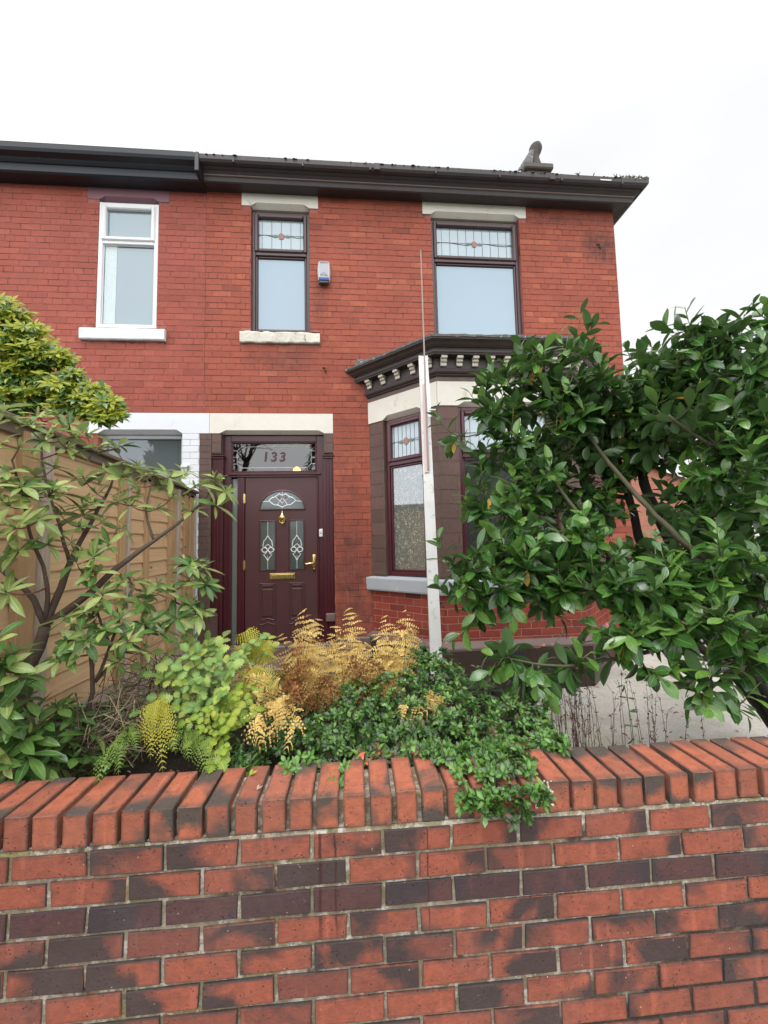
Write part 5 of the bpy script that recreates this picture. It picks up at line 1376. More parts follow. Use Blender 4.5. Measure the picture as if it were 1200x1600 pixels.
    T_.mb.build('branches', [M['greenbark'], M['darkbark'], M['greenstem']], laurel, True)

# ------------------------------------------------------------------ rhododendron on the left with open branches
random.seed(21)
def rhodo(name, label, base, limbs, whorls, mats, wts, L=.116, W=.033, stemm='bark', up=.5, extra=.22):
    T_ = Tree(); mb = MB()
    for l in limbs: T_.limb(l[0], l[1], l[2])
    ws = [V(w_) for w_ in whorls]
    ws += [w_+V((U(-.07, .07), U(-.05, .12), U(-.06, .05))) for w_ in ws if R() < extra]
    ws.sort(key=lambda t: min((t-q).length for q in T_.nodes))
    for w_ in ws:
        pts = T_.twig(w_, .0032, 1, up=up, n=5)
        end = (pts[-1]-pts[-2]).normalized()+V((U(-.2, .2), U(-.5, .0), .8))
        whorl(mb, w_, end, random.choice((5, 6, 7, 8)), L*U(.75, 1.15), W, 80, 6, mats, wts, prof=rprof, droop=.06, bend=.18, fold=.3)
        if R() < .35:
            T_.mb.tube([w_, w_+end.normalized()*.018, w_+end.normalized()*.03], [.003, .006, .001], 6, 2)
    t = thing(name, label, 'shrub', base)
    return t, mb, T_
tb = V((-1.492,1.950,-0.928))
limbs = [([tb, (-1.485,1.950,-0.724), (-1.448,1.950,-0.546), (-1.383,1.950,-0.346)], .030, .023),
         ([(-1.383,1.950,-0.346), (-1.420,1.930,-0.220), (-1.481,1.900,-0.130), (-1.551,1.870,-0.056)], .015, .008),
         ([(-1.383,1.950,-0.346), (-1.366,1.970,-0.241), (-1.328,2.000,-0.068), (-1.296,2.020,0.036), (-1.221,2.080,0.242), (-1.190,2.100,0.375)], .018, .005),
         ([(-1.378,1.950,-0.341), (-1.282,1.950,-0.270), (-1.186,1.970,-0.189), (-1.093,2.000,-0.068), (-0.958,2.020,0.029), (-0.837,2.050,0.122), (-0.741,2.080,0.236), (-0.694,2.080,0.302)], .018, .004),
         ([(-1.328,2.000,-0.068), (-1.406,2.050,0.116), (-1.506,2.100,0.280), (-1.575,2.120,0.512), (-1.572,2.150,0.654)], .009, .004),
         ([(-1.383,1.950,-0.338), (-1.356,1.900,-0.119), (-1.406,1.880,0.024), (-1.417,1.850,0.192), (-1.478,1.850,0.390)], .010, .004),
         ([(-0.958,2.020,0.029), (-1.030,2.050,0.173), (-1.018,2.100,0.308)], .007, .004)]
wp = [(-1.540,1.900,0.593), (-1.487,1.950,0.578), (-1.567,2.100,0.679), (-1.517,2.150,0.688), (-1.447,2.150,0.648), (-1.366,2.150,0.587), (-1.459,2.000,0.515), (-1.424,2.100,0.507), (-1.317,2.150,0.519), (-1.454,1.850,0.447), (-1.461,1.800,0.338),
      (-1.442,1.800,0.187), (-1.418,1.850,0.234), (-1.362,1.900,0.239), (-1.329,1.950,0.260), (-1.325,1.800,0.131), (-1.373,1.750,0.089), (-1.339,1.950,0.155), (-1.274,2.000,0.204), (-1.457,1.950,0.336), (-1.237,2.100,0.392), (-1.159,2.100,0.358), (-1.249,2.050,0.271),
      (-1.093,2.120,0.411), (-1.013,2.120,0.370), (-1.080,2.100,0.308), (-1.143,2.050,0.222), (-0.924,2.100,0.356), (-0.839,2.100,0.379), (-0.789,2.080,0.302), (-0.898,2.080,0.255), (-0.792,2.050,0.185), (-0.695,2.080,0.351), (-0.634,2.060,0.272), (-0.674,2.050,0.200), (-0.961,2.050,0.188),
      (-1.253,1.950,0.103), (-1.185,2.000,0.125), (-1.097,2.000,0.093), (-1.273,1.920,0.021), (-1.124,1.950,0.018), (-1.162,1.900,-0.039), (-1.082,2.050,0.206), (-1.395,1.800,-0.003), (-1.456,1.800,-0.055), (-1.398,1.750,-0.170), (-1.395,1.800,0.269), (-1.311,2.050,0.351), (-1.411,2.000,0.390),
      (-1.493,1.800,0.463), (-1.479,1.750,0.263), (-1.482,1.750,0.078), (-1.251,2.200,0.531), (-1.318,1.850,0.022), (-1.569,1.900,0.637)]
t, mb, T_ = rhodo('rhododendron_bush', 'open branched rhododendron with pale green leaf whorls in front of the fence', tb, limbs, wp, (0, 1), (5, 1))
mb.leaf(V((-1.177,1.930,-0.075)), V((.2, 0, -1)), V((0, -1, .1)), .06, .022, 6, .1, .1, 2, rprof)
mb.build('foliage', [M['rhodo'], M['rhodo_dark'], M['redbud']], t, True); T_.mb.build('branches', [M['bark'], M['redstem'], M['greenstem']], t, True)
# second, lower rhododendron by its foot, leaves fuller and greener
tb = V((-1.233,1.950,-0.917))
limbs = [([tb, (-1.185,1.930,-0.746), (-1.132,1.900,-0.587), (-1.150,1.880,-0.457), (-1.180,1.880,-0.359)], .013, .006),
         ([(-1.132,1.900,-0.587), (-1.058,1.880,-0.433), (-1.035,1.880,-0.295), (-0.980,1.900,-0.187)], .008, .004),
         ([(-1.132,1.900,-0.587), (-1.027,1.950,-0.452), (-0.931,1.980,-0.361), (-0.840,2.000,-0.263)], .007, .004),
         ([(-1.058,1.880,-0.433), (-1.141,1.900,-0.295), (-1.185,1.920,-0.126)], .006, .003)]
wp = [(-1.207,1.800,-0.288), (-1.151,1.830,-0.269), (-1.098,1.870,-0.208), (-1.178,1.780,-0.377), (-1.116,1.800,-0.384), (-1.052,1.820,-0.351), (-1.004,1.850,-0.305), (-0.949,1.800,-0.391), (-0.974,1.780,-0.476), (-0.893,1.820,-0.438), (-1.146,1.900,-0.111), (-1.036,1.900,-0.143),
      (-1.229,1.900,-0.066), (-0.937,1.900,-0.246), (-0.906,1.950,-0.180), (-0.843,1.970,-0.214), (-0.783,2.000,-0.159), (-0.723,2.000,-0.191), (-0.755,1.970,-0.277), (-0.809,1.930,-0.327), (-0.865,1.900,-0.376), (-0.722,2.020,-0.101), (-0.807,2.020,-0.083), (-0.925,1.880,-0.341), (-1.213,1.780,-0.453), (-0.728,1.980,-0.324), (-1.006,1.900,-0.243)]
t, mb, T_ = rhodo('rhododendron_bush', 'younger rhododendron with fuller mid green leaves between the fence foot and the door', tb, limbs, wp, (0, 1), (3, 3), L=.115, W=.034)
mb.build('foliage', [M['rhodo'], M['rhodo_dark']], t, True); T_.mb.build('branches', [M['bark'], M['redstem'], M['greenstem']], t, True)
# dark low one at the bottom left
tb = V((-1.281,1.800,-0.962))
limbs = [([tb, (-1.251,1.800,-0.789), (-1.232,1.820,-0.672)], .010, .005), ([tb, (-1.324,1.750,-0.736), (-1.355,1.720,-0.576), (-1.356,1.700,-0.448)], .010, .004)]
wp = [(-1.233,1.820,-0.659), (-1.188,1.850,-0.713), (-1.252,1.780,-0.705), (-1.178,1.820,-0.791), (-1.127,1.860,-0.786), (-1.281,1.740,-0.734), (-1.210,1.760,-0.809), (-1.150,1.800,-0.858), (-1.307,1.700,-0.773), (-1.329,1.680,-0.680), (-1.281,1.700,-0.834), (-1.308,1.660,-0.787), (-1.241,1.740,-0.858), (-1.345,1.660,-0.716),
      (-1.324,1.680,-0.551), (-1.312,1.720,-0.493), (-1.340,1.680,-0.442), (-1.302,1.760,-0.594), (-1.339,1.720,-0.405), (-1.352,1.660,-0.341), (-1.184,1.780,-0.883), (-1.112,1.840,-0.869), (-1.301,1.700,-0.643), (-1.323,1.640,-0.594), (-1.249,1.700,-0.789), (-1.486,1.900,-0.583), (-1.377,1.900,-0.710), (-1.483,1.950,-0.656)]
t, mb, T_ = rhodo('rhododendron_bush', 'low dark leaved rhododendron in the corner behind the left end of the wall', tb, limbs, wp, (0, 1), (1, 7), L=.12, W=.038)
mb.build('foliage', [M['rhodo'], M['rhodo_dark']], t, True); T_.mb.build('branches', [M['bark'], M['greenstem'], M['greenstem']], t, True)

# ------------------------------------------------------------------ layered yellow green shrub in the neighbour's garden
random.seed(31)
tb = V((-3.3, 3.35, -1.45))
T_ = Tree(); mb = MB()
T_.limb([tb, (-3.35, 3.35, -.4), (-3.165,3.450,1.155), (-3.042,3.450,1.590), (-2.971,3.400,2.005)], .05, .012)
T_.limb([(-3.165,3.450,1.155), (-2.740,3.400,1.247), (-2.361,3.350,1.232), (-2.031,3.300,1.111)], .025, .007)
T_.limb([(-3.042,3.450,1.590), (-2.705,3.400,1.572), (-2.421,3.350,1.526)], .018, .006)
T_.limb([(-3.165,3.450,1.155), (-2.925,3.500,1.393), (-2.623,3.500,1.397), (-2.232,3.450,1.353)], .02, .007)
cl = [(-2.780,3.380,1.943,0.137), (-2.609,3.360,1.772,0.115), (-2.530,3.360,1.637,0.126), (-2.341,3.340,1.539,0.084), (-2.249,3.320,1.408,0.073), (-2.036,3.300,1.280,0.072), (-1.914,3.280,1.168,0.072), (-1.861,3.260,1.056,0.051), (-2.698,3.380,1.213,0.156), (-2.292,3.320,1.264,0.124), (-2.922,3.400,2.006,0.148), (-2.839,3.400,1.816,0.159), (-2.711,3.400,1.709,0.127), (-2.852,3.400,1.570,0.200), (-2.591,3.380,1.554,0.147), (-2.419,3.360,1.558,0.094), (-2.673,3.400,1.410,0.158), (-2.422,3.360,1.369,0.125), (-2.234,3.340,1.309,0.104), (-2.096,3.320,1.212,0.104), (-1.982,3.300,1.111,0.093), (-1.944,3.280,1.026,0.061), (-2.261,3.350,1.179,0.104), (-2.529,3.380,1.252,0.115), (-2.818,3.400,1.354,0.136), (-3.003,3.400,1.675,0.210), (-3.035,3.400,1.351,0.208), (-2.129,3.340,1.097,0.073), (-1.883,3.280,1.115,0.041), (-2.364,3.360,1.129,0.073)]
for (x, y, z, r) in cl:
    for k in range(int(30*(r/.13)**2)+9):
        p = insph((x, y, z), r, .75)
        pts = T_.twig(p, .003, 0, up=.3, n=3) if k % 2 == 0 else None
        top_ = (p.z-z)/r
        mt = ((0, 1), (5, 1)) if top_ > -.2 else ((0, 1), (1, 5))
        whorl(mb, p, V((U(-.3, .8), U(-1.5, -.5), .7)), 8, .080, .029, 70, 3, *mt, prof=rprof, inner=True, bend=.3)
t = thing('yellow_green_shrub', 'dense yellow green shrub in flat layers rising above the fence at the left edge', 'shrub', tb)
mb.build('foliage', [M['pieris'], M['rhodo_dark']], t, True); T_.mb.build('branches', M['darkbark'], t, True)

# ------------------------------------------------------------------ dark azalea mound spilling over the coping
random.seed(41)
tb = V((0.259,1.950,-1.041))
T_ = Tree(); mb = MB()
T_.limb([tb+V((0, 0, -.05)), (0.269,2.000,-0.918), (0.288,2.100,-0.773)], .012, .006)
T_.limb([tb, (0.018,1.950,-0.939), (-0.249,1.950,-0.922), (-0.489,1.980,-0.937)], .010, .004)
T_.limb([tb, (0.438,1.900,-0.854), (0.685,1.900,-0.839), (0.849,1.850,-0.856)], .012, .005)
T_.limb([tb, (0.398,1.750,-0.945), (0.522,1.620,-0.934), (0.488,1.450,-0.902)], .010, .004)
cl = [(0.347,2.250,-0.726,0.114), (0.478,2.200,-0.785,0.133), (0.192,2.150,-0.802,0.121), (0.023,2.100,-0.823,0.118), (0.278,2.050,-0.848,0.145), (0.462,2.000,-0.853,0.133), (0.591,1.950,-0.870,0.118), (0.736,1.950,-0.848,0.106), (0.866,1.950,-0.840,0.082),
      (0.077,1.900,-0.862,0.112), (-0.072,2.000,-0.868,0.105), (-0.190,1.950,-0.897,0.096), (-0.337,1.950,-0.903,0.089), (-0.432,1.920,-0.919,0.064), (0.248,1.850,-0.891,0.116), (0.412,1.800,-0.891,0.113), (0.569,1.750,-0.890,0.111), (0.712,1.750,-0.885,0.095), (0.838,1.800,-0.889,0.069), (0.790,1.620,-0.882,0.042),
      (0.220,1.660,-0.898,0.046), (0.277,1.620,-0.905,0.040), (0.353,1.560,-0.889,0.054), (0.466,1.560,-0.873,0.064), (0.365,1.420,-0.859,0.027), (0.524,1.420,-0.876,0.040), (0.612,1.460,-0.862,0.042), (0.394,1.620,-0.888,0.076), (0.423,1.500,-0.872,0.056), (0.505,1.460,-0.870,0.060), (0.602,1.520,-0.860,0.063), (0.449,1.400,-0.870,0.035), (0.785,1.660,-0.859,0.069), (0.803,1.580,-0.857,0.041), (0.351,1.660,-0.882,0.068), (0.280,1.700,-0.886,0.058), (0.481,2.200,-0.700,0.105), (0.354,2.280,-0.666,0.080), (0.523,1.620,-0.909,0.082), (0.620,1.600,-0.917,0.061), (0.531,1.470,-0.900,0.046), (0.437,1.470,-0.884,0.037), (0.565,1.460,-0.859,0.032), (0.379,1.470,-0.863,0.032), (0.459,1.420,-0.899,0.018), (0.316,1.620,-0.896,0.046), (-0.484,1.800,-0.901,0.033), (0.839,1.660,-0.875,0.032), (0.126,1.780,-0.903,0.072), (-0.096,1.850,-0.897,0.063)]
for (x, y, z, r) in cl:
    for k in range(int(34*(r/.12)**2)+8):
        q = V((random.gauss(0, 1), random.gauss(0, 1)-.35, random.gauss(0, 1)+.25)).normalized()
        p = V((x, y, z))+q*r*U(.72, 1.02)
        if p.z < -.835 and p.y < 1.63 and p.y > 1.385: p = V((p.x, U(1.34, 1.38), p.z)) if (p.y < 1.50 and R() < .6) else V((p.x, p.y, U(-.835, -.80)))
        if k % 3 == 0: T_.twig(p, .0015, 0, up=.2, n=3)
        front = V((q.x*.8, q.y*.8-.3, q.z*.5+.8))
        near_edge = (p.z < -.70 and p.y < 1.75)
        mt = ((0, 1, 2), (10, 1.2, .25)) if not near_edge else ((0, 1, 2), (5, 4, .6))
        whorl(mb, p, front, random.choice((7, 8, 9)), .031, .0155, 56, 3, *mt, prof=aprof, fold=.15, bend=.3)
t = thing('azalea_bush', 'dense low azalea mound of tiny dark green leaves spilling over the wall', 'shrub', tb)
mb.build('foliage', [M['azalea'], M['azalea_lt'], M['azalea_red']], t, True); T_.mb.build('branches', M['darkbark'], t, True)
# bronzed, coral budded shoots at its front
mb = MB(); T_ = Tree(); b = V((0.067,1.700,-0.897)); T_.limb([b, (0.079,1.660,-0.852)], .004, .003)
for q in [(0.020,1.660,-0.844), (0.051,1.620,-0.878), (0.087,1.600,-0.898), (0.115,1.640,-0.869), (0.148,1.660,-0.857), (0.221,1.660,-0.856), (0.256,1.640,-0.878), (0.184,1.620,-0.875), (0.304,1.660,-0.867), (0.582,1.700,-0.827), (0.614,1.680,-0.858), (0.678,1.700,-0.854), (0.579,1.660,-0.872), (0.647,1.660,-0.876), (0.093,1.680,-0.844), (0.034,1.630,-0.858)]:
    q = V(q)
    if q.x < .5: T_.twig(q, .0016, 0, n=3)
    whorl(mb, q, V((U(-.3, .3), -.5, .8)), 7, .036, .013, 60, 3, (0, 1, 2), (6, 2, .5), prof=aprof)
for q in [(0.041,1.600,-0.810), (0.080,1.560,-0.880), (0.060,1.550,-0.891), (0.099,1.560,-0.858), (0.267,1.620,-0.834)]:
    q = V(q); mb.leaf(q, V((-.5, -.4, U(-.3, .3))), V((0, -1, .5)), .032, .012, 4, .2, .2, 2, aprof)
t = thing('azalea_shoots', 'bronze and coral tinted azalea shoots along the coping under the dark mound', 'shrub', b)
mb.build('foliage', [M['azalea_red'], M['azalea_lt'], M['redbud']], t, True); T_.mb.build('stems', M['redstem'], t, True)
# two bright sprigs growing on the coping
for (c0, lab, hs) in ((V((-0.222,1.600,-0.849)), 'bright green sprig with spreading leaves on the coping, left of its twin', [(-0.260,1.600,-0.828), (-0.226,1.580,-0.834), (-0.186,1.600,-0.838), (-0.209,1.630,-0.826), (-0.247,1.560,-0.833), (-0.173,1.620,-0.821)]),
                      (V((-0.060,1.600,-0.872)), 'bright green bunched sprig hanging over the coping edge, right of its twin', [(-0.091,1.580,-0.861), (-0.058,1.550,-0.860), (-0.040,1.580,-0.850), (-0.076,1.520,-0.856), (-0.035,1.550,-0.853), (-0.056,1.480,-0.856)])):
    mb = MB(); st = MB()
    for h in hs:
        h = V(h); st.tube([c0+V((0, .04, -.02)), c0.lerp(h, .6), h], .0012, 5)
        whorl(mb, h, V((U(-.4, .4), -.6, .7)), 7, .034, .015, 62, 4, (0,), None, prof=aprof)
    t = thing('green_sprig', lab, 'plant', c0+V((0, 0, -.02)), 'green sprigs on the wall top')
    mb.build('leaves', M['azalea_lt'], t, True); st.build('stems', M['greenstem'], t, True)

# ------------------------------------------------------------------ ferns
def frond(mb, st, base, tip, bow, nP=18, wid=.11, m=0, curl=.0, sub=True, lw=.005, upn=V((0, -1, .3)), dead=False):
    pts = curve_pts(base, tip, bow, 22, .0)
    st.tube(pts, [.0022*(1-.8*i/22) for i in range(23)], 4)
    L = sum((pts[i+1]-pts[i]).length for i in range(22))
    for i in range(nP):
        t = .18+.80*i/nP; f = t*22; k = min(int(f), 21); p = pts[k].lerp(pts[k+1], f-k); ax = (pts[k+1]-pts[k]).normalized()
        side = ax.cross(upn).normalized(); nn = side.cross(ax)
        w_ = wid*(math.sin(math.pi*min(1, (.22+t*.78)))**.8)*U(.85, 1.1)
        for s in (-1, 1):
            if dead and R() < .17: continue
            d = (side*s*math.cos(.45)+ax*math.sin(.45)+jit3(.30 if dead else .08)+V((0, 0, -.2 if dead else -.05))).normalized()
            q = [p+d*w_*j/5+V((0, 0, -curl*w_*(j/5)**2))+ax*(.12*w_*(j/5)**2) for j in range(6)]
            pn = (nn+jit3(.5 if dead else .12)).normalized()
            m_ = m if R() > .05 else m+1 if m in (0,) and dead else m
            if not sub:
                mb.leaf(p, d, pn, w_, w_*.26, 4, .1, curl, m_); continue
            ns = max(4, int(w_/.0115))
            for j in range(ns):
                tt = (j+.3)/ns; f2 = tt*5; k2 = min(int(f2), 4); pp = q[k2].lerp(q[k2+1], f2-k2); d2 = (q[k2+1]-q[k2]).normalized(); s2 = d2.cross(pn).normalized()
                ll = w_*.22*(1-tt*.75)*U(.75, 1.2)
                for z_ in (-1, 1):
                    e = (s2*z_+d2*.45+jit3(.25 if dead else .06)).normalized()
                    a = len(mb.v)
                    mb.v += [tuple(pp-d2*lw*.55), tuple(pp+e*ll*.55-d2*lw*.35+pn*.001), tuple(pp+e*ll), tuple(pp+e*ll*.5+d2*lw*.6), tuple(pp+d2*lw*.5)]
                    mb.face((a, a+1, a+2, a+3, a+4) if z_ > 0 else (a+4, a+3, a+2, a+1, a), [(.3, .3)]*5, m_)
random.seed(51)
def plume(c, label, gold, brown):
    mb = MB(); st = MB(); c = V(c)
    for (tp, wd, bw) in gold:
        tp = V(tp); b = c+jit3(.05); b.z = c.z
        frond(mb, st, b, tp, V((U(-.07, .07), U(-.06, .03), .03)), 15, wd, 0, .45, dead=True, lw=.0085)
    brown = [b_ for i_, b_ in enumerate(brown) if i_ % 2 == 0]
    for (tp, wd, bw) in gold[:3]+gold[-2:]:
        tp = V(tp)+V((U(-.12, .12), U(-.15, .05), U(-.16, -.03))); b = c+jit3(.05); b.z = c.z
        frond(mb, st, b, tp, V((U(-.09, .09), U(-.06, .03), .04)), 13, wd*.85, 0, .6, dead=True, lw=.0085)
    for (tp, wd, bw) in brown:
        tp = V(tp); b = c+jit3(.06); b.z = c.z
        frond(mb, st, b, tp, V((U(-.09, .09), U(-.08, .02), .10)), 12, wd, 1, 1.1, dead=True, lw=.008)
    t = thing('dead_fern', label, 'fern', c, 'withered ferns in the front bed')
    mb.build('fronds', [M['bracken'], M['brackenbrown']], t); st.build('stems', M['deadstem'], t, True)
plume((-0.253,2.250,-0.950), 'golden brown withered fern standing in front of the maroon door',
      [((-0.290,2.300,-0.344), .13, 0), ((-0.340,2.280,-0.419), .10, 0), ((-0.217,2.200,-0.466), .09, 0), ((-0.401,2.250,-0.470), .09, 0), ((-0.191,2.400,-0.418), .09, 0), ((-0.346,2.100,-0.551), .09, 0), ((-0.426,2.100,-0.611), .10, 0)],
      [((-0.272,2.150,-0.535), .10, 0), ((-0.187,2.120,-0.564), .10, 0), ((-0.330,2.100,-0.615), .10, 0), ((-0.121,2.100,-0.625), .10, 0), ((-0.228,2.050,-0.605), .10, 0), ((-0.348,2.020,-0.681), .10, 0), ((-0.162,2.000,-0.654), .10, 0), ((-0.285,2.000,-0.708), .09, 0), ((-0.087,2.050,-0.689), .09, 0)])
plume((-0.029,2.250,-0.929), 'yellowed withered fern between the door and the bay window corner',
      [((-0.039,2.350,-0.349), .11, 0), ((-0.094,2.300,-0.422), .09, 0), ((0.003,2.250,-0.451), .09, 0), ((-0.128,2.250,-0.498), .08, 0), ((-0.074,2.200,-0.523), .08, 0)],
      [((-0.040,2.150,-0.611), .09, 0), ((-0.109,2.200,-0.589), .09, 0), ((0.009,2.100,-0.679), .09, 0), ((-0.072,2.050,-0.706), .09, 0), ((-0.132,2.000,-0.730), .08, 0)])
plume((0.200,2.250,-0.891), 'pale gold withered fern beside the foot of the white board',
      [((0.316,2.350,-0.372), .12, 0), ((0.183,2.350,-0.404), .10, 0), ((0.244,2.300,-0.470), .09, 0), ((0.380,2.300,-0.511), .09, 0), ((0.120,2.250,-0.490), .09, 0), ((0.400,2.280,-0.579), .08, 0), ((0.132,2.200,-0.599), .08, 0), ((0.085,2.300,-0.553), .08, 0)],
      [((0.060,2.150,-0.648), .08, 0), ((0.123,2.100,-0.701), .08, 0)])
plume((-0.337,1.950,-0.745), 'drooping golden fern frond hanging low towards the wall by the azalea',
      [((-0.374,1.720,-0.817), .07, 0), ((-0.351,1.800,-0.738), .07, 0), ((-0.430,1.850,-0.660), .06, 0), ((-0.481,2.000,-0.578), .08, 0), ((-0.512,1.950,-0.620), .07, 0)],
      [((-0.236,1.850,-0.739), .07, 0)])
plume((0.427,1.980,-0.828), 'short gold fern scrap lying on the azalea mound', [((0.332,1.880,-0.725), .05, 0), ((0.348,1.860,-0.746), .045, 0)], [])
def greenfern(c, label, tips, mt):
    mb = MB(); st = MB(); c = V(c)
    for tp, wd in tips:
        tp = V(tp); frond(mb, st, c+jit3(.015), tp, V((0, -.02, .06)), 17, wd, 0, .25)
    t = thing('fern', label, 'fern', c, 'small live ferns by the wall'); mb.build('fronds', [mt, mt], t); st.build('stems', M['greenstem'], t, True)
greenfern((-0.965,1.850,-0.804), 'green fern with fronds drooping onto the coping at the left', [((-0.894,1.520,-0.825), .055), ((-0.843,1.560,-0.820), .04), ((-0.824,1.650,-0.778), .045), ((-0.899,1.620,-0.804), .04)], M['fern'])
greenfern((-0.836,1.850,-0.679), 'yellow fern with hanging fronds above the coping', [((-0.707,1.600,-0.845), .055), ((-0.763,1.620,-0.802), .05), ((-0.671,1.620,-0.784), .05), ((-0.833,1.700,-0.779), .05), ((-0.695,1.620,-0.737), .05), ((-0.768,1.650,-0.699), .05)], M['yfern'])
greenfern((-0.727,1.850,-0.819), 'small bright green fern touching the coping between the yellow fern and the azalea', [((-0.533,1.560,-0.841), .05), ((-0.616,1.600,-0.801), .045), ((-0.530,1.620,-0.828), .045), ((-0.695,1.650,-0.786), .045)], M['fern'])
greenfern((-0.489,2.100,-0.639), 'tall olive yellow fern standing beside the withered ones', [((-0.550,2.150,-0.442), .08), ((-0.462,2.120,-0.488), .08), ((-0.585,2.050,-0.558), .07), ((-0.394,2.100,-0.549), .08), ((-0.468,1.950,-0.666), .07), ((-0.366,1.950,-0.714), .07), ((-0.512,1.900,-0.744), .06)], M['yfern'])

# ------------------------------------------------------------------ lobed compound leaves (greater celandine like)
def lobed(mb, p, d, nn, L, m=0):
    """one leaflet with rounded lobes"""
    d = d.normalized(); nn = (nn-d*nn.dot(d)).normalized(); s = d.cross(nn)
    out = []; nl = 5; n = 26
    for i in range(n+1):
        t = i/n; env = math.sin(math.pi*min(1, t*.93+.05))**.75*.42; lob = 1+.22*math.sin(t*nl*2*math.pi-.8)+.08*math.sin(t*31)
        out.append((t*L, env*lob*L))
    b = len(mb.v)
    for t, w_ in out:
        c = p+d*t-nn*(.25*t*t/L)
        mb.v += [tuple(c), tuple(c+s*w_+nn*w_*.12), tuple(c-s*w_+nn*w_*.12)]
    for i in range(n):
        a = b+3*i; t0, t1 = i/n, (i+1)/n
        mb.face((a, a+1, a+4, a+3), [(.5, t0), (1, t0), (1, t1), (.5, t1)], m); mb.face((a, a+3, a+5, a+2), [(.5, t0), (.5, t1), (0, t1), (0, t0)], m)
def compound(mb, st, b, tip, nn, L, m=0, pairs=3):
    pts = curve_pts(b, tip, V((0, 0, .02)), 8); st.tube(pts, .0014, 4)
    for i in range(pairs):
        k = 8-1-i*2; ax = (pts[k+1]-pts[k]).normalized(); sd = ax.cross(nn).normalized()
        for s in (-1, 1): lobed(mb, pts[k], (sd*s+ax*.5+jit3(.2)), nn+jit3(.3), L*U(.8, 1.1)*(1-.12*i), m)
    lobed(mb, pts[-1], pts[-1]-pts[-2]+jit3(.1)*.1, nn+jit3(.2), L*1.15, m)
random.seed(61)
def lobedplant(c, label, tips, mt, L):
    mb = MB(); st = MB(); c = V(c); tips = list(tips)+[V(t_)+V((U(-.12, .07), U(-.03, .12), U(-.07, .05))) for t_ in tips if R() < .55]
    for k, tp in enumerate(tips):
        tp = V(tp); b = c+jit3(.02)+V((0, 0, (tp.z-c.z)*.45)); st.tube([c, b], .002, 5)
        compound(mb, st, b, tp, V((U(-.3, .3), -.8, .9)), L*U(.8, 1.15), 0)
    t = thing('lobed_leaf_plant', label, 'plant', c); mb.build('leaves', mt, t, True); st.build('stems', M['greenstem'], t, True)
lobedplant((-0.654,1.950,-0.870), 'blue green plant with rounded lobed leaves in front of the doorstep',
           [(-0.793,2.000,-0.445), (-0.690,2.000,-0.449), (-0.630,2.000,-0.482), (-0.732,1.920,-0.514), (-0.807,1.900,-0.519), (-0.640,1.900,-0.541), (-0.830,1.860,-0.575), (-0.740,1.840,-0.599), (-0.673,1.840,-0.630), (-0.584,1.900,-0.600), (-0.771,1.820,-0.644), (-0.683,1.800,-0.681), (-0.605,1.840,-0.660), (-0.872,1.950,-0.488), (-0.571,1.950,-0.530), (-0.846,1.840,-0.648), (-0.660,1.840,-0.576), (-0.749,1.860,-0.538), (-0.572,1.820,-0.641), (-0.697,1.900,-0.482), (-0.783,2.050,-0.427), (-0.837,2.000,-0.458), (-0.606,1.880,-0.509), (-0.516,2.080,-0.491), (-0.462,2.120,-0.471), (-0.554,2.050,-0.529), (-0.410,2.100,-0.517), (-0.647,2.100,-0.459), (-0.820,1.880,-0.540), (-0.767,1.950,-0.478)], M['lobed'], .040)
lobedplant((-0.565,1.850,-0.909), 'lime yellow lobed leaved plant low between the fern and the azalea',
           [(-0.598,1.780,-0.690), (-0.551,1.800,-0.727), (-0.513,1.850,-0.710), (-0.470,1.900,-0.690), (-0.540,1.850,-0.668), (-0.649,1.780,-0.713), (-0.693,1.760,-0.728), (-0.558,1.740,-0.765), (-0.582,1.700,-0.794), (-0.514,1.680,-0.801), (-0.651,1.720,-0.787), (-0.482,1.840,-0.748), (-0.432,1.860,-0.732), (-0.526,1.760,-0.750), (-0.432,1.920,-0.671), (-0.735,1.800,-0.691), (-0.622,1.740,-0.749), (-0.527,1.900,-0.659), (-0.513,1.640,-0.828), (-0.541,1.630,-0.833), (-0.468,1.950,-0.651)], M['lime'], .034)
# dark filler stems and low green ground cover behind, nobody could count
mb = MB()
for k in range(620):
    x = U(-1.55, .9); y = U(1.75, 2.9); z = -1.03
    if x < -.55 and y < 2.05 and x > -1.0: continue
    h = U(.03, .14)
    whorl(mb, V((x, y, z+h)), V((U(-.4, .4), -.3, 1)), 5, .05, .02, 70, 3, (0, 1), (3, 1), prof=aprof, inner=False)
gc = mb.build('ground_cover', [M['azalea'], M['rhodo_dark']], None, True); tag(gc, 'low dark green leaves covering the soil of the bed', 'ground cover', kind='stuff')
# straw and dead twigs heaped in the bed
mb = MB()
for k in range(420):
    c = V((-1.046,2.000,-0.755)) if k % 2 else V((-1.027,2.100,-0.644))
    p = c+V((U(-.14, .16), U(-.2, .2), U(-.14, .10))); d = V((U(-.5, 1), U(-.4, .4), U(-.3, 1))).normalized()*U(.05, .22)
    mb.tube([p-d*.5, p+jit3(.01), p+d*.5], U(.0008, .0022), 4, 0 if R() < .6 else 1)
o = mb.build('straw', [M['straw'], M['deadstem']], None); tag(o, 'heap of pale straw and dead twigs by the fence foot', 'straw', kind='stuff')
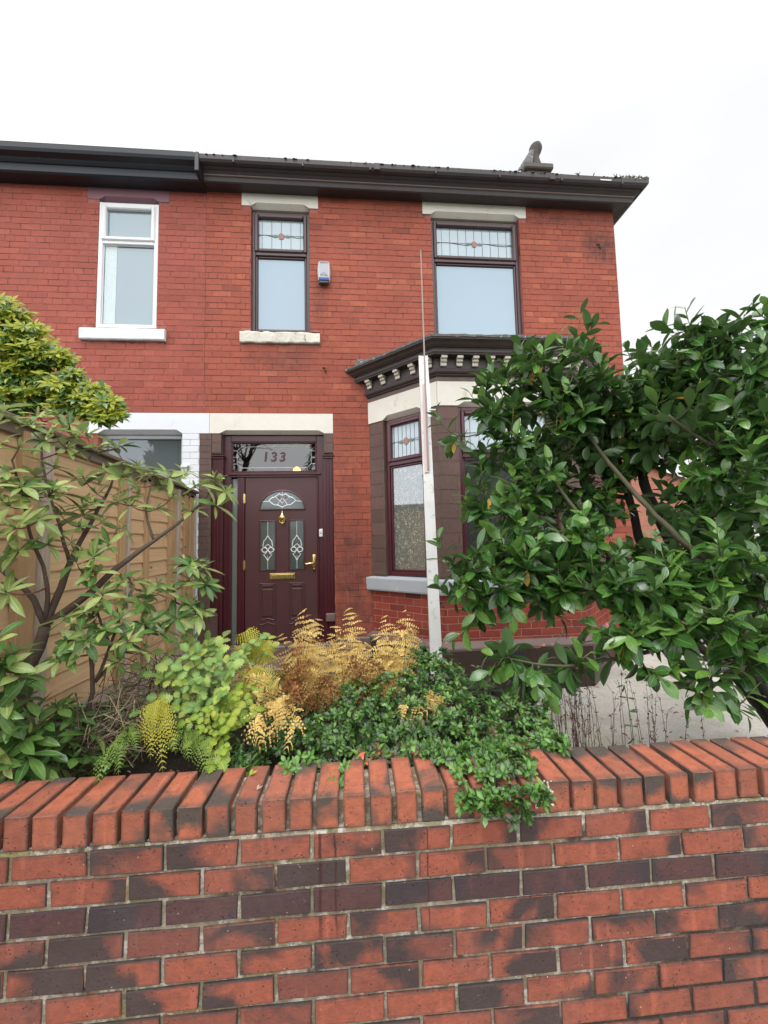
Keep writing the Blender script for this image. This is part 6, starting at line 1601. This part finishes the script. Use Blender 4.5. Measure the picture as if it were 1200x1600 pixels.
# crumbs, leaf litter on the soil
mb = MB()
for k in range(500):
    x = U(-1.7, 1.2); y = U(1.65, 2.6); mb.leaf(V((x, y, bed(x, y, 0)+.012)), jit3(1)*1.0+V((0, 0, .1)), V((0, 0, 1)), U(.01, .04), U(.006, .018), 2, .2, .3, random.choice((0, 1)))
o = mb.build('leaf_litter', [M['brackenbrown'], M['straw']], None); tag(o, 'brown leaf litter scattered over the dark soil', 'leaf litter', kind='stuff')
mb = MB()
for k in range(260):
    x = U(1.4, 5.0); y = U(1.8, 4.6); mb.leaf(V((x, y, drv(x, y, -1.555)+.018)), jit3(1)+V((0, 0, .05)), V((0, 0, 1))+jit3(.3), U(.015, .07), U(.008, .028), 3, .3, .4, random.choice((0, 1)))
o = mb.build('leaf_litter', [M['brackenbrown'], M['straw']], None); tag(o, 'sparse fallen leaves and crumbs on the concrete driveway', 'leaf litter', kind='stuff')
# fallen leaves lying on the coping
for q, lab, mt, L in (((-0.385,1.550,-0.836), 'thin pale yellow fallen leaf on the coping', 'lime', .03), ((-0.339,1.460,-0.850), 'curled beige fallen leaf on the coping edge', 'straw', .022)):
    q = V(q); mb = MB(); z = V((q.x, q.y, -.838)); mb.leaf(z, V((1, .4, .05)), V((0, 0, 1)), L, L*.4, 4, .4, -.3, 0)
    mb.leaf(z+V((.004, .002, 0)), V((.3, 1, .3)), V((0, 0, 1)), L*.6, L*.4, 4, .5, -.5, 0)
    o = mb.build('fallen_leaf', M[mt], None); tag(o, lab, 'leaf')
# dead weeds behind the right half of the wall
random.seed(71)
for gi, (x0, x1, n, lab, hgt) in enumerate(((868, 935, 26, 'dry brown weeds standing behind the wall beside the azalea', 90), (935, 1012, 30, 'taller dry brown weeds with a green stem behind the middle of the wall', 105), (1030, 1062, 3, 'single dark dead weed poking above the wall', 45), (1100, 1170, 5, 'short red brown weed tufts near the right end of the wall', 25))):
    mb = MB(); base = None
    spots = {0: ((0.895,1.780,-0.924), (1.096,1.780,-0.923)), 1: ((1.096,1.780,-0.923), (1.332,1.780,-0.923)), 2: ((1.388,1.750,-0.921), (1.431,1.750,-0.918)), 3: ((1.580,1.750,-0.916), (1.833,1.750,-0.920))}[gi]
    a, b = V(spots[0]), V(spots[1])
    for k in range(n):
        p = a.lerp(b, R())+V((0, U(-.08, .5), 0)); p.z = -1.5
        top_ = p.copy(); top_.z = (a.z) + hgt*.0029*U(.25, 1.0)*(p.y/1.9); top_.x += U(-.05, .05)
        pts = curve_pts(p, top_, jit3(.03), 10, .004); mb.tube(pts, [.0022-.0015*i/10 for i in range(11)], 4)
        for j in range(5, 11):
            for q in range(4):
                d = jit3(1).normalized(); mb.leaf(pts[j]+jit3(.004), d, jit3(1), U(.008, .02), U(.003, .006), 2, .2, .4, 0)
            if R() < .5:
                e = pts[j]+V((U(-.03, .03), U(-.02, .02), U(.015, .05))); mb.tube([pts[j], e], .0008, 3)
    if gi == 1:
        p = V((1.299,1.850,-0.940)); p.z = -1.5; tp = V((1.353,1.950,-0.742)); pts = curve_pts(p, tp, V((.03, 0, 0)), 12, .003); mb.tube(pts, .002, 4, 1)
        for j in range(5, 13):
            for q in range(2): mb.leaf(pts[j], V((U(-1, 1), U(-.5, .5), U(-.6, .5))), V((0, -1, .5)), .04, .009, 3, .2, .3, 2, rprof)
    o = thing('dead_weeds', lab, 'weeds', V((a.x, a.y, -1.5)), 'dead weeds behind the wall'); mb.build('stalks', [M['deadstem'], M['greenstem'], M['rhodo_dark']], o)

# ------------------------------------------------------------------ beyond the laurel: next house, boundary wall, hedge
random.seed(81)
h2 = thing('brick_house', 'distant orange brick house with pale gable verge seen through the laurel', 'house', (9, 20, -1.6))
mb = MB(); mo = MB()
g0 = V((12.809,19.000,4.538)); g1 = V((19.519,19.000,4.524))
F2 = Frame((g0.x, 19), (1, 0)); W2 = g1.x-g0.x
ez = V((16.729,19.000,1.197)).z
apx = W2*.20
brick_wall(mb, mo, F2, 0, W2, -1.6, 2.0, [(4.55, 5.3, -.2, 1.3)], L=.225, H=.075, d=.003, jt=.008)
rz = V((14.086,19.000,4.035)).z
mo.poly([F2.p(0, 0, 2.0), F2.p(W2, 0, 2.0), F2.p(W2, 0, 2.3), F2.p(apx, 0, rz), F2.p(0, 0, rz-.6)])
for k in range(40):
    z = 2.0+k*.075
    u1 = W2 if z < 2.3 else W2-(z-2.3)/(rz-2.3)*(W2-apx)
    if z+.07 < rz: brick_face(mb, F2, 0.0, u1-.1, z, z+.067, -.004, .003, .002, 0)
M['orangebrick'] = painted_brick('orange_brick', (0.42, 0.16, 0.10), (0.28, 0.10, 0.07), (0.5, 0.2, 0.13)); 
mb.build('wall', M['orangebrick'], h2); mo.build('wall_joint', M['kerb'], h2)
mb = MB(); mb.cbox(F2.p(apx, .15, rz), (F2.p(W2+.3, 0, 2.3)-F2.p(apx, 0, rz)).normalized(), (0, 1, 0), ((F2.p(W2+.3, 0, 2.3)-F2.p(apx, 0, rz)).normalized()).cross(V((0, 1, 0))), (0, 0, 0), ((F2.p(W2+.3, 0, 2.3)-F2.p(apx, 0, rz)).length, 8, .16), .02)
mb.build('roof', M['slate'], h2)
mb = MB(); mb.cbox(F2.p(apx, .22, rz-.02), (F2.p(W2+.3, 0, 2.3)-F2.p(apx, 0, rz)).normalized(), (0, 1, 0), ((F2.p(W2+.3, 0, 2.3)-F2.p(apx, 0, rz)).normalized()).cross(V((0, 1, 0))), (0, 0, -.2), ((F2.p(W2+.3, 0, 2.3)-F2.p(apx, 0, rz)).length, .05, .18), .01); mb.build('verge_board', M['upvcwhite'], h2)
mb = MB(); ring(mb, F2, 4.55, 5.3, -.2, 1.3, .07, -.1, -.03, .01); wf = mb.build('window', plain('blue_frame', (.05, .12, .32), .4), h2)
mb = MB(); mb.poly([F2.p(4.6, -.08, -.15), F2.p(5.25, -.08, -.15), F2.p(5.25, -.08, 1.25), F2.p(4.6, -.08, 1.25)]); mb.build('pane', M['neighpane'], wf)
# boundary wall on the far side of the driveway, and a dark hedge behind it
bw = thing('boundary_wall', 'mossy buff stone boundary wall low behind the laurel at the right edge', 'wall', (5.2, 5, -1.6))
mb = MB(); mo = MB(); FB = Frame((5.2, 12.0), (0, -1))
brick_wall(mb, mo, FB, 0, 10.4, -1.6, -.75, [], L=.34, H=.14, d=.01, b=.005, jt=.012, jit=.004)
M['buff'] = painted_brick('buff_stone', (0.36, 0.29, 0.17), (0.22, 0.18, 0.11), (0.42, 0.36, 0.22))
mb.build('stonework', M['buff'], bw); mo.build('mortar', M['gmortar'], bw)
mb = MB(); mb.box((5.15, 1.6, -.755), (5.45, 12.0, -.68), .01); mb.build('wall_cap', M['kerb'], bw)
mb = MB()
for k in range(900):
    p = V((U(5.5, 6.6), U(2, 12), U(-1.4, .3))); p.z = min(p.z, .1+.25*noise.noise(p)); whorl(mb, p, V((-.5, -.4, .8)), 6, .10, .045, 65, 2, (0,), None, inner=False)
hd = thing('hedge', 'dark evergreen hedge behind the stone boundary wall', 'hedge', (6, 6, -1.6)); mb.build('foliage', M['rhodo_dark'], hd, True)
mb = MB()
for k in range(14): mb.tube([(6, 2.2+k*.7, -1.6), (6+U(-.1, .1), 2.2+k*.7, -.3)], .03, 6)
mb.build('stems', M['darkbark'], hd)

# ------------------------------------------------------------------ across the road (seen only in the window reflections)
random.seed(91)
oh = thing('brick_house', 'plain brick house across the road, facing the front door', 'house', (3, -17, -1.75))
FO = Frame((11, -17), (-1, 0))
mb = MB(); op = [(1.5, 2.7, -.8, .6), (4.5, 5.9, -.8, .6), (7.6, 8.6, -1.7, .4), (1.5, 2.7, 1.9, 3.1), (4.5, 5.9, 1.9, 3.1), (7.6, 8.7, 1.9, 3.1)]
mo = MB(); mo.box((-1, -25, -1.75), (11, -17.03, 4.2), .01); mo.build('wall', M['buff'], oh)
for k, (a, b, c, d_) in enumerate(op):
    mb = MB(); ring(mb, FO, a, b, c, d_, .08, -.02, .05, .01); wf = mb.build('window', M['upvcwhite'], oh); mb = MB(); mb.poly([FO.p(a, .0, c), FO.p(b, .0, c), FO.p(b, .0, d_), FO.p(a, .0, d_)]); mb.build('pane', M['darkpane'], wf)
mb = MB(); mb.poly([(-1.3, -16.7, 4.1), (-1.3, -21, 6.6), (11.3, -21, 6.6), (11.3, -16.7, 4.1)]); mb.poly([(-1.3, -25.3, 4.1), (11.3, -25.3, 4.1), (11.3, -21, 6.6), (-1.3, -21, 6.6)]); mb.build('roof', M['slate'], oh)
def baretree(c, h, label):
    t = thing('bare_tree', label, 'tree', c); mb = MB()
    def grow(p, d, L, r, lv):
        e = p+d*L; mid = p.lerp(e, .5)+jit3(L*.06); mb.tube([p, mid, e], [r, r*.85, r*.7], 6 if lv < 3 else 3)
        if lv >= 6: return
        for k in range(3 if lv < 5 else 2):
            nd = (d+jit3(.75)+V((0, 0, .12))).normalized(); grow(e, nd, L*U(.66, .82), r*.62, lv+1)
    grow(V(c), V((0, 0, 1)), h*.26, h*.022, 0); mb.build('trunk', M['bark'], t, True)
baretree((-5.5, -13.5, -1.75), 11, 'leafless tree across the road, left of the front door axis')
tc_ = thing('conifer_tree', 'dark conifer across the road beside the leafless tree', 'tree', (-1.8, -14.5, -1.75))
mb = MB(); mb.tube([(-1.8, -14.5, -1.75), (-1.8, -14.5, 7)], [.2, .03], 8); mb.build('trunk', M['darkbark'], tc_, True)
mb = MB()
for k in range(1500):
    z = U(-.5, 7.5); rr = (7.8-z)*.26*math.sqrt(R()); a = U(0, 6.28); mb.leaf(V((-1.8+rr*math.cos(a), -14.5+rr*math.sin(a), z)), V((math.cos(a), math.sin(a), -.4)), V((0, 0, 1)), .5, .16, 2, .3, .3)
mb.build('crown', M['laurel'], tc_)
